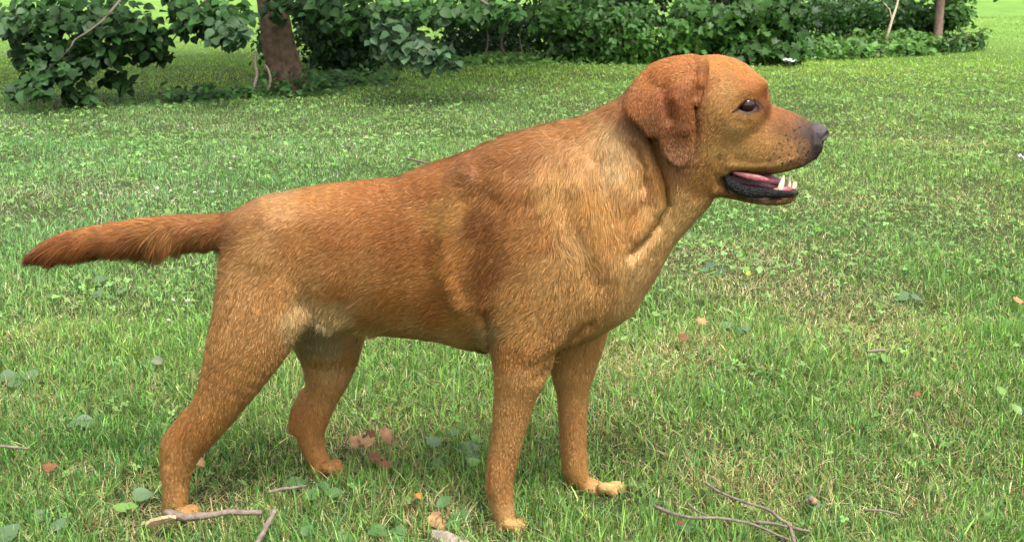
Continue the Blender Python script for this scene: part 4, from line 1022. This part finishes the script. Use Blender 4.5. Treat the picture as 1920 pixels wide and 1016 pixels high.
# lower lips: black, wet, both sides meeting in front
lp = [(1364, 333, 7), (1370, 345, 10), (1388, 356, 11), (1412, 361, 11), (1438, 362, 9), (1462, 364, 7), (1482, 364, 6)]
lf = small_field(D(1350, 385, -.06) - .01, D(1502, 315, .06) + .01, 0.0012)
for sgn in (-1, 1):
    lf.chain(rows([(p[0], p[1], p[2], .55, sgn * (.036 - .00007 * max(0, p[0] - 1400))) for p in lp] + [(1491, 362, 5, .9, 0)], 0), 0.004)
lv_, lq = lf.nets(); link('lip', np_mesh('lip', lv_, lq), m_lip, dog)
# lining of the cheeks, gums
pf = small_field(D(1350, 385, -.06) - .01, D(1502, 300, .06) + .01, 0.0014)
pf.chain(rows([(1366, 331, 12, 2.4), (1390, 337, 18, 1.65), (1425, 344, 17, 1.6), (1462, 355, 9, 2.4)], 0), 0.004)
pf.chain(rows([(1372, 322, 10, 2.6), (1410, 322, 9, 2.8), (1450, 318, 8, 2.8), (1490, 306, 7, 2.6)], 0), 0.004)
pv, pq = pf.nets(); link('mouth_lining', np_mesh('mouth_lining', pv, pq), m_palate, dog)
gf = small_field(D(1350, 385, -.06) - .01, D(1510, 300, .06) + .01, 0.0011)
for sgn in (-1, 1):
    gf.chain(rows([(1376, 324, 3, .8), (1400, 330, 6, .6), (1425, 335, 6, .6), (1440, 338, 3, .6)], sgn * .0325), 0.003)
    gf.chain(rows([(1454, 358, 6, .8, sgn * .024), (1474, 356, 7, .8, sgn * .018), (1486, 354, 6, .9, 0)], 0), 0.003)
gv, gq = gf.nets(); link('gum', np_mesh('gum', gv, gq), m_gum, dog)
tf = small_field(D(1350, 385, -.06) - .01, D(1510, 300, .06) + .01, 0.0012)
tf.chain(rows([(1385, 330, 9, 2.4), (1420, 334, 11, 2.4), (1445, 337, 10, 2.3), (1464, 341, 7, 2.4)], 0), 0.003)
tf.chain(rows([(1400, 322, 2, 2), (1466, 333, 1.5, 2)], 0), 0.006, 'cut')
tv, tq = tf.nets(); link('tongue', np_mesh('tongue', tv, tq), m_tongue, dog)
def tooth(path, rad):
    pts = smooth_path(np.array([D(a, b_, d) for a, b_, d in path]), 4); rr = smooth_path(np.array(rad)[:, None], 4)[:, 0] * S
    Vv, F, Tt = tube_np(pts, rr, 8)
    link('tooth', np_mesh('tooth', Vv, [F, Tt]), m_tooth, dog)
for sgn in (-1, 1):
    tooth([(1462, 356, sgn * .0245), (1466, 343, sgn * .026), (1470, 329, sgn * .026)] if sgn < 0 else [(1474, 354, .022), (1478, 342, .023), (1481, 324, .023)], (5.6, 4.6, 1.0))
for i, (tx, ty) in enumerate(((1478, -.013), (1486, -.0095), (1489, -.003), (1489, .003), (1486, .0095))):
    tooth([(tx, 354, ty), (tx + 2, 347, ty), (tx + 3, 341, ty)], (3.6, 3.4, 2.2))
m_claw = simple_mat('dog_claw', lin(58, 48, 42), .35, .4)
for cx_, cy_, cd_, tr_ in CLAWS:
    pts = smooth_path(np.array([D(cx_ + tr_ * .5, cy_ - 12, cd_), D(cx_ + tr_ * .95, cy_ - 9, cd_), D(cx_ + tr_ * 1.3, cy_ - 2, cd_)]), 3)
    Vv, F, Tt = tube_np(pts, np.linspace(3.0, .8, len(pts)) * S, 7)
    link('claw', np_mesh('claw', Vv, [F, Tt]), m_claw, dog)
# whiskers
wp, wn = [], []
for s_ in SPOTS[:16]:
    p0 = D(s_[0], s_[1], -.06)
    pr = body.value(np.c_[np.full(200, p0[0]), ys, np.full(200, p0[2])]); p0[1] = ys[np.argmax(pr < 0)]
    dirw = np.array((rng.uniform(-.5, .35), -.75, rng.uniform(-.55, .1))); dirw /= np.linalg.norm(dirw); Lw = rng.uniform(.02, .045)
    wp.append([p0 + dirw * Lw * s - np.array((0, 0, 1)) * Lw * .25 * s * s for s in ss]); wn.append((0, -1, .2))
wh = make_hair('whisker', np.array(wp), np.full((len(wp), 3), .05), np.array(wn), np.full(len(wp), .00016))
tag(link('whisker', wh, m_fur, dog), kind='stuff')
# ================================================================== SMALL THINGS IN THE GRASS
m_stick = simple_mat('stick_bark', lin(112, 100, 88), .85, .15, noise=.35, scale=90, bump=.6, bscale=260)
m_split = simple_mat('split_wood', lin(204, 176, 138), .75, .2, noise=.2, scale=120, bump=.5, bscale=300)
m_dry = simple_mat('dry_leaf', lin(142, 108, 74), .7, .2, noise=.3, scale=70)
m_dry2 = simple_mat('brown_leaf', lin(98, 68, 42), .7, .2, noise=.35, scale=70)
m_white = simple_mat('white_paper', lin(196, 200, 204), .6, .3, noise=.05)
def stick(label, pts, r0, r1, z=.03, forks=(), name='fallen_twig', group=None, n=8, mat=None):
    P = np.array([on_ground(q[0], q[1], q[2] if len(q) > 2 else z) for q in pts]); base = P[0].copy(); base[2] = 0
    root = empty(name, base); tag(root, label, 'twig' if name == 'fallen_twig' else 'stick', group)
    p_ = smooth_path(P - base, 6); p_ += np.random.default_rng(len(pts)).normal(0, r0 * .07, p_.shape)
    V_, F_, T_ = tube_np(p_, np.linspace(r0, r1, len(p_)), n, .14, 3); link('stem', np_mesh('stem', V_, [F_, T_]), mat or m_stick, root)
    for f in forks:
        q = smooth_path(np.array([on_ground(c[0], c[1], c[2] if len(c) > 2 else z) for c in f]) - base, 5)
        V_, F_, T_ = tube_np(q, np.linspace(r1 * 1.2, r1 * .6, len(q)), 7, .14, 5); link('side_twig', np_mesh('side_twig', V_, [F_, T_]), mat or m_stick, root)
    return root, base
root, base = stick('broken grey stick with a pale split end under the near hind paw', [(312, 962, .03), (345, 968, .032), (385, 966, .034), (430, 960, .034), (492, 961, .03)], 0.0072, .004, name='broken_stick', n=10)
# the torn pale end
sv = np.array([on_ground(*q, z_) for q, z_ in [((272, 981), .022), ((282, 972), .034), ((300, 968), .040), ((318, 964), .044), ((330, 966), .042), ((326, 973), .028), ((308, 976), .024), ((290, 983), .018)]]) - base
top = sv.copy(); bot = sv - np.array((0, 0, .005)); k = len(sv)
ctr_t = top.mean(0) + (0, 0, .004); ctr_b = bot.mean(0)
Vs = np.vstack([top, bot, ctr_t, ctr_b]); Tq = np.array([(i, (i + 1) % k, k + (i + 1) % k, k + i) for i in range(k)])
Ts = np.array([(2 * k, (i + 1) % k, i) for i in range(k)] + [(2 * k + 1, k + i, k + (i + 1) % k) for i in range(k)])
link('split_end', np_mesh('split_end', Vs, [Tq, Ts], smooth=False), m_split, root)
stick('short grey stick slanting down in front of the broken stick', [(516, 957, .05), (505, 975, .045), (492, 1000, .045), (478, 1022, .04)], .0042, .0035)
stick('thin bent twig in the grass between the two hind legs', [(503, 922, .035), (530, 916, .038), (556, 913, .036), (575, 910, .03)], .003, .002)
stick('long forked grey branch lying at the lower right in front', [(1226, 948, .03), (1262, 962, .034), (1300, 970, .036), (1350, 971, .036), (1400, 979, .036), (1440, 994, .034), (1480, 1012, .03)], .0028, .0018, forks=[[(1290, 944), (1306, 957), (1330, 968)]])
stick('thin dark forked twig crossing behind the long forked branch', [(1322, 905, .03), (1350, 922, .034), (1395, 940, .036), (1440, 955, .036), (1462, 972, .034), (1480, 985, .032), (1490, 1018, .03)], .0018, .0028, forks=[[(1418, 978, .028), (1450, 981, .03), (1478, 988, .03)], [(1476, 986), (1500, 992), (1520, 996)]])
stick('short bleached stick lying flat in the right middle of the lawn', [(1625, 659, .035), (1645, 657, .037), (1660, 656, .035)], .0035, .0025)
stick('small dark twig by the left edge of the picture', [(-5, 835, .035), (25, 838, .036), (52, 841, .034)], .003, .002)
stick('pale grass-straw twig lower right beyond the forked branch', [(1620, 955, .04), (1655, 957, .042), (1690, 966, .038)], .002, .0014)
stick('tiny weathered twig in the lawn above the dog’s back', [(762, 297, .045), (785, 302, .05), (812, 309, .045)], .005, .003)
# weathered bark piece at the bottom edge
wp_ = np.array([(800, 990), (818, 992), (845, 1000), (870, 1012), (880, 1026), (850, 1022), (822, 1012), (805, 1004)])
P = np.array([on_ground(a, b, .02) for a, b in wp_]); base = P.mean(0); base[2] = 0
root = empty('bark_piece', base); tag(root, 'pale weathered piece of bark lying at the bottom edge before the front paw', 'bark piece')
k = len(P); top = P - base + np.random.default_rng(3).normal(0, .002, P.shape); bot = top - (0, 0, .012)
Vs = np.vstack([top, bot, top.mean(0) + (0, 0, .012), bot.mean(0)])
link('bark', np_mesh('bark', Vs, [np.array([(i, (i + 1) % k, k + (i + 1) % k, k + i) for i in range(k)]), np.array([(2 * k, (i + 1) % k, i) for i in range(k)] + [(2 * k + 1, k + i, k + (i + 1) % k) for i in range(k)])], smooth=False), simple_mat('weathered_bark', lin(140, 126, 112), .85, .15, noise=.4, scale=110, bump=.8, bscale=300), root)

# broad weed leaves and fallen leaves
def lay_leaf(shape, p, size, nrm, along):
    a, s_, n_ = frames(np.array([nrm], float), np.array([along], float))
    V_, Q_ = shape
    return p + size * (V_[:, :1] * a + V_[:, 1:2] * s_ + V_[:, 2:3] * n_), Q_
m_weed = plant_mat('weed_leaf', .42, .45, .2)
def weed(label, spots, tone, group=None, cat='weed'):
    """spots: (px, py, size, heading deg, height, tilt)"""
    r = np.random.default_rng(int(spots[0][0]))
    base = on_ground(spots[0][0], spots[0][1]); root = empty('broadleaf_weed', base); tag(root, label, cat, group)
    for i, (px_, py_, sz, hd, h, tilt) in enumerate(spots):
        p = on_ground(px_, py_, h * .36) - base; hd = math.radians(hd); al = np.array((math.cos(hd), math.sin(hd), -.1))
        V_, Q_ = lay_leaf(EL[i % 4] if tilt > .65 else OV[i % 6], p - al * sz * .5, sz, (r.normal(0, .15), -tilt, 1), al)
        link('leaf', np_mesh('leaf', V_, Q_, np.repeat(np.array([tone]) * r.uniform(.85, 1.15), len(V_), 0)), m_weed, root)
        st = smooth_path(np.array([(0, 0, 0), (p - al * sz * .5) * .6 + (0, 0, .01), p - al * sz * .5]), 3)
        V_, F_, T_ = tube_np(st, np.full(len(st), .0011), 5); link('stalk', np_mesh('stalk', V_, [F_, T_], np.tile((.07, .13, .04), (len(V_), 1))), m_weed, root)
BG, GG, YG = (.075, .13, .052), (.06, .13, .035), (.12, .22, .04)
weed('single grey-green plantain leaf just left of the near hind paw', [(270, 930, .034, 20, .045, .5)], BG)
weed('bright yellow-green twin leaves below the grey-green plantain leaf', [(225, 955, .026, 160, .04, .3), (246, 951, .022, 10, .042, .3)], YG)
weed('round ribbed leaf cluster before the near front paw', [(830, 946, .034, 60, .045, .7), (862, 972, .034, 200, .04, .4), (850, 986, .026, 100, .035, .4)], GG)
weed('pale leaf rosette behind the near front leg', [(815, 832, .03, 50, .04, .6), (850, 815, .026, 120, .04, .5), (884, 842, .034, 10, .04, .5), (888, 860, .028, 60, .05, .3), (818, 868, .026, 170, .035, .3)], BG)
weed('broad leaves at the bottom edge between hind and front legs', [(650, 1010, .034, 20, .04, .4), (738, 1004, .036, 170, .035, .5), (705, 998, .03, 200, .05, .3), (575, 1000, .024, 90, .045, .6)], GG)
weed('bluish leaf clump low at the left edge', [(20, 708, .04, 10, .04, .5), (55, 706, .036, 160, .04, .6), (30, 722, .03, 60, .035, .4)], BG)
weed('pale flat weed leaves left of the hind leg', [(165, 790, .036, 15, .04, .5), (135, 795, .026, 170, .035, .4)], BG)
weed('grey-green leaf tangle low in the left foreground', [(80, 968, .028, 10, .04, .4), (108, 985, .03, 140, .045, .5), (20, 1008, .04, 60, .04, .6)], BG)
weed('two thin bluish leaves in the dry patch at right', [(1690, 556, .042, 170, .045, .4), (1722, 558, .034, 10, .05, .3)], BG)
weed('light clump of small leaves in the right middle of the lawn', [(1366, 613, .03, 30, .04, .5), (1385, 620, .026, 150, .04, .6), (1400, 618, .024, 80, .045, .4)], BG)
weed('bright upright leaf at the right edge', [(1905, 775, .03, 110, .045, .9), (1878, 740, .03, 95, .04, .9)], YG)
weed('bright green leaf tuft in the right lower lawn', [(1655, 678, .03, 100, .05, .7), (1640, 670, .024, 30, .05, .6)], YG)
weed('yellow-green leaves standing before the throat over a dark spot', [(1422, 512, .03, 85, .05, 1.0), (1394, 508, .026, 140, .045, .7), (1376, 505, .024, 40, .04, .7)], YG)
weed('dark leaf cluster casting a dark spot in the lawn below the chin', [(1335, 500, .034, 20, .045, .3), (1350, 510, .03, 170, .045, .3), (1322, 508, .024, 100, .04, .4)], (.05, .10, .05))
weed('round green leaf beside the long forked branch', [(1288, 991, .026, 60, .045, .6), (1272, 994, .018, 150, .04, .5)], GG)
weed('tiny bright leaves in the grass under the chest', [(1230, 590, .02, 40, .045, .5), (1245, 586, .018, 150, .045, .5)], YG)
weed('pale weed leaves in the lawn under the tail', [(190, 527, .034, 30, .05, .5), (180, 552, .034, 160, .05, .5), (230, 548, .024, 60, .045, .5)], BG)
weed('round leaf by the acorn at lower right', [(1522, 948, .026, 120, .04, .6)], BG)
weed('yellow-green leaf near the lower right corner', [(1855, 972, .028, 160, .05, .5)], YG)
weed('feathery bright weed low in the grass before the far hind paw', [(560, 905, .03, 30, .05, .4), (600, 915, .03, 160, .05, .5), (585, 932, .026, 80, .045, .6), (630, 925, .026, 20, .05, .5)], GG)
weed('small green leaves behind the near front leg at mid height', [(890, 868, .024, 40, .055, .5), (896, 822, .024, 10, .05, .4)], YG)

def fallen(label, px_, py_, size, hd, mat, shape, h=.03, nrm=(.1, -.5, 1), group=None, name='fallen_leaf'):
    p = on_ground(px_, py_, h * .7); hd = math.radians(hd)
    V_, Q_ = lay_leaf(shape, np.zeros(3), size, nrm, (math.cos(hd), math.sin(hd), .1))
    me = np_mesh(name, V_, Q_); o = link(name, me, mat, None, p); tag(o, label, 'leaf', group)
    s_ = o.modifiers.new('thickness', 'SOLIDIFY'); s_.thickness = .0006
    return o
fallen('pale tan crumpled leaf, leftmost of the dry leaves between the legs', 657, 830, .034, 20, m_dry, LO[0], .045)
fallen('tan leaf standing on edge, rightmost of the dry leaves between the legs', 718, 822, .036, 70, m_dry, LO[1], .05, (.6, -.6, .5))
fallen('pinkish dry leaf in the middle of the dry leaves between the legs', 697, 832, .03, 150, m_dry, LO[2], .045)
fallen('brown dry leaf, lowest of the dry leaves between the legs', 692, 857, .030, 10, m_dry2, LO[3], .04)
fallen('small brown leaf farthest back among the dry leaves between the legs', 703, 813, .022, 200, m_dry2, LO[4], .05)
fallen('brown curled leaf under the cluster of dry leaves between the legs', 715, 875, .026, 40, m_dry2, LO[0], .04)
fallen('orange-yellow leaf scrap in the grass before the front legs', 782, 924, .013, 300, simple_mat('orange_leaf', lin(140, 96, 40), .6, .2), OV[0], .05)
fallen('long tan leaf lying beside the round ribbed leaf', 806, 966, .034, 320, m_dry, OV[1], .035)
fallen('beige dead leaf in front of the far front leg at right', 1312, 606, .03, 60, m_dry, LO[2], .045)
fallen('curled brown leaf in the grass right of the far front paw', 1272, 633, .028, 10, m_dry2, OV[2], .04)
fallen('rusty leaf in the right foreground grass near the dark hole', 1720, 742, .016, 80, simple_mat('rusty_leaf', lin(104, 66, 38), .7, .2), OV[3], .04)
fallen('reddish-brown leaf scrap beside the forked branch', 1275, 982, .010, 80, simple_mat('red_leaf', lin(96, 50, 34), .7, .2), OV[4], .045)
fallen('tan leaf in the grass at far right of the dry patch', 1905, 565, .03, 30, m_dry, LO[1], .05)
fallen('grey-white dead leaf by the dark hollow left of the hind leg', 285, 675, .028, 350, simple_mat('grey_leaf', lin(96, 100, 78), .7, .2, noise=.2), OV[5], .04)
fallen('small yellow-green leaf lying in the lawn below the chin', 1400, 516, .018, 70, simple_mat('yellow_leaf', lin(120, 132, 40), .6, .2), OV[0], .05, (.2, -.9, .6))
fallen('brown leaf lying low at the far left of the lawn', 82, 880, .026, 40, m_dry2, LO[3], .035)
fallen('tan leaf scrap behind the near hind leg', 362, 860, .024, 330, m_dry, OV[1], .045)

# acorn-like seed at lower right
sr = empty('seed_pod', on_ground(1524, 968)); tag(sr, 'small tan seed pod with grey cap standing in the grass at lower right', 'seed pod')
Vb, Fb = uv_ball(np.array((0, 0, .026)), .0062, 1, 14, 10); link('pod', np_mesh('pod', Vb, Fb), m_dry, sr)
Vb, Fb = uv_ball(np.array((-.004, 0, .030)), .0052, 1, 14, 10); link('cap', np_mesh('cap', Vb, Fb), m_stick, sr)
# white scraps far back
def scrap(label, px_, py_, sx_, sy_, seed):
    r = np.random.default_rng(seed); n = 9
    base = on_ground(px_, py_); gx_, gy_ = np.meshgrid(np.linspace(-1, 1, n), np.linspace(-1, 1, 6), indexing='ij')
    z = .035 + .03 * vnoise(gx_ * 3 + 9, gy_ * 3 + 9, 1.0, seed) + .012 * r.random(gx_.shape)
    Vp = np.stack([gx_ * sx_ * (1 + .12 * np.sin(gy_ * 4)), gy_ * sy_ * (1 + .2 * np.cos(gx_ * 5)), z], -1).reshape(-1, 3)
    i_ = np.array([(a * 6 + b_, (a + 1) * 6 + b_, (a + 1) * 6 + b_ + 1, a * 6 + b_ + 1) for a in range(n - 1) for b_ in range(5)])
    o = link('paper_scrap', np_mesh('paper_scrap', Vp, i_), m_white, None, base); tag(o, label, 'litter'); s_ = o.modifiers.new('thickness', 'SOLIDIFY'); s_.thickness = .002
scrap('crumpled white scrap on the lawn in front of the hedge above the muzzle', 1478, 128, .045, .07, 1)
scrap('small white scrap lying at the right edge of the lawn', 1919, 322, .02, .03, 2)

# white clover blossoms: a few near ones that show, many small ones in the middle of the lawn
m_bloom = simple_mat('clover_bloom', lin(204, 202, 180), .8, .2, noise=.25, scale=300, bump=.8, bscale=500)
def bloom_mesh(seed):
    r = np.random.default_rng(seed); n = 46
    i_ = np.arange(n) + .5; ph = np.arccos(1 - 1.7 * i_ / n); th = math.pi * (1 + 5 ** .5) * i_
    d = np.stack([np.cos(th) * np.sin(ph), np.sin(th) * np.sin(ph), np.cos(ph)], 1)
    parts = []
    for q in d:
        a = np.cross(q, (0.3, .5, .8)); a /= np.linalg.norm(a); b_ = np.cross(q, a); L_ = r.uniform(.8, 1.1)
        parts.append((np.array([q * .2 + a * .13, q * .2 - a * .06 + b_ * .11, q * .2 - a * .06 - b_ * .11, q * L_ + a * .10, q * L_ - a * .05 + b_ * .09, q * L_ - a * .05 - b_ * .09]) , np.array([(0, 1, 4, 3), (1, 2, 5, 4), (2, 0, 3, 5)]), np.array([(3, 4, 5)])))
    V_, F_ = join(parts); return np_mesh('blossom', V_ * .0085, F_)
bms = [bloom_mesh(i) for i in range(3)]
for me in bms: me.materials.append(m_bloom)
st_me = np_mesh('stalk', *[(lambda v, f, t_: (v, [f, t_]))(*tube_np([(0, 0, 0), (0.001, 0, .5), (0, 0, 1)], [.0011] * 3, 5))][0]); st_me.materials.append(simple_mat('clover_stalk', (.10, .17, .05)))
r = np.random.default_rng(9)
near_bl = [(355, 603, 'white clover blossom beside the near thigh, larger of two'), (327, 601, 'white clover blossom left of the near thigh, smaller of two'), (318, 636, 'lone white clover blossom low in the grass left of the near thigh')]
spots = [(a, b_) for a, b_, _ in near_bl]
zone = [None] * 3
for (cx_, cy_, sx_, sy_, k, zl) in [(330, 383, 140, 10, 13, 'just above the tail'), (430, 318, 170, 22, 10, 'higher up behind the rump'), (420, 262, 120, 18, 5, 'in front of the leaning tree'), (640, 285, 130, 16, 7, 'behind the middle of the back'), (60, 270, 50, 26, 5, 'at the far left below the hanging bough'), (860, 180, 200, 20, 9, 'in front of the hedge above the neck'), (1700, 200, 140, 30, 7, 'at the right behind the muzzle'), (1640, 300, 150, 26, 6, 'at the right below the muzzle')]:
    zone += [zl] * k
    spots += [(r.normal(cx_, sx_ * .6), r.normal(cy_, sy_ * .6)) for _ in range(k)]
for i, (a_, b_) in enumerate(spots):
    h = r.uniform(.035, .055); p = on_ground(a_, b_); p[2] = float(ground_z(p[0], p[1]))
    root = empty('clover_flower', p)
    if i < 3: tag(root, near_bl[i][2], 'flower', 'clover flowers in the grass')
    else: tag(root, 'tiny white clover flower in the lawn ' + zone[i], 'flower', 'clover flowers ' + zone[i])
    o = link('blossom', bms[i % 3], None, root); o.location = (0, 0, h); k_ = r.uniform(.45, .8) * (1.25 if i < 3 else 1); o.scale = (k_, k_, k_ * .9); o.rotation_euler = (r.normal(0, .3), r.normal(0, .3), r.random() * 6)
    o = link('stalk', st_me, None, root); o.scale = (1, 1, h)
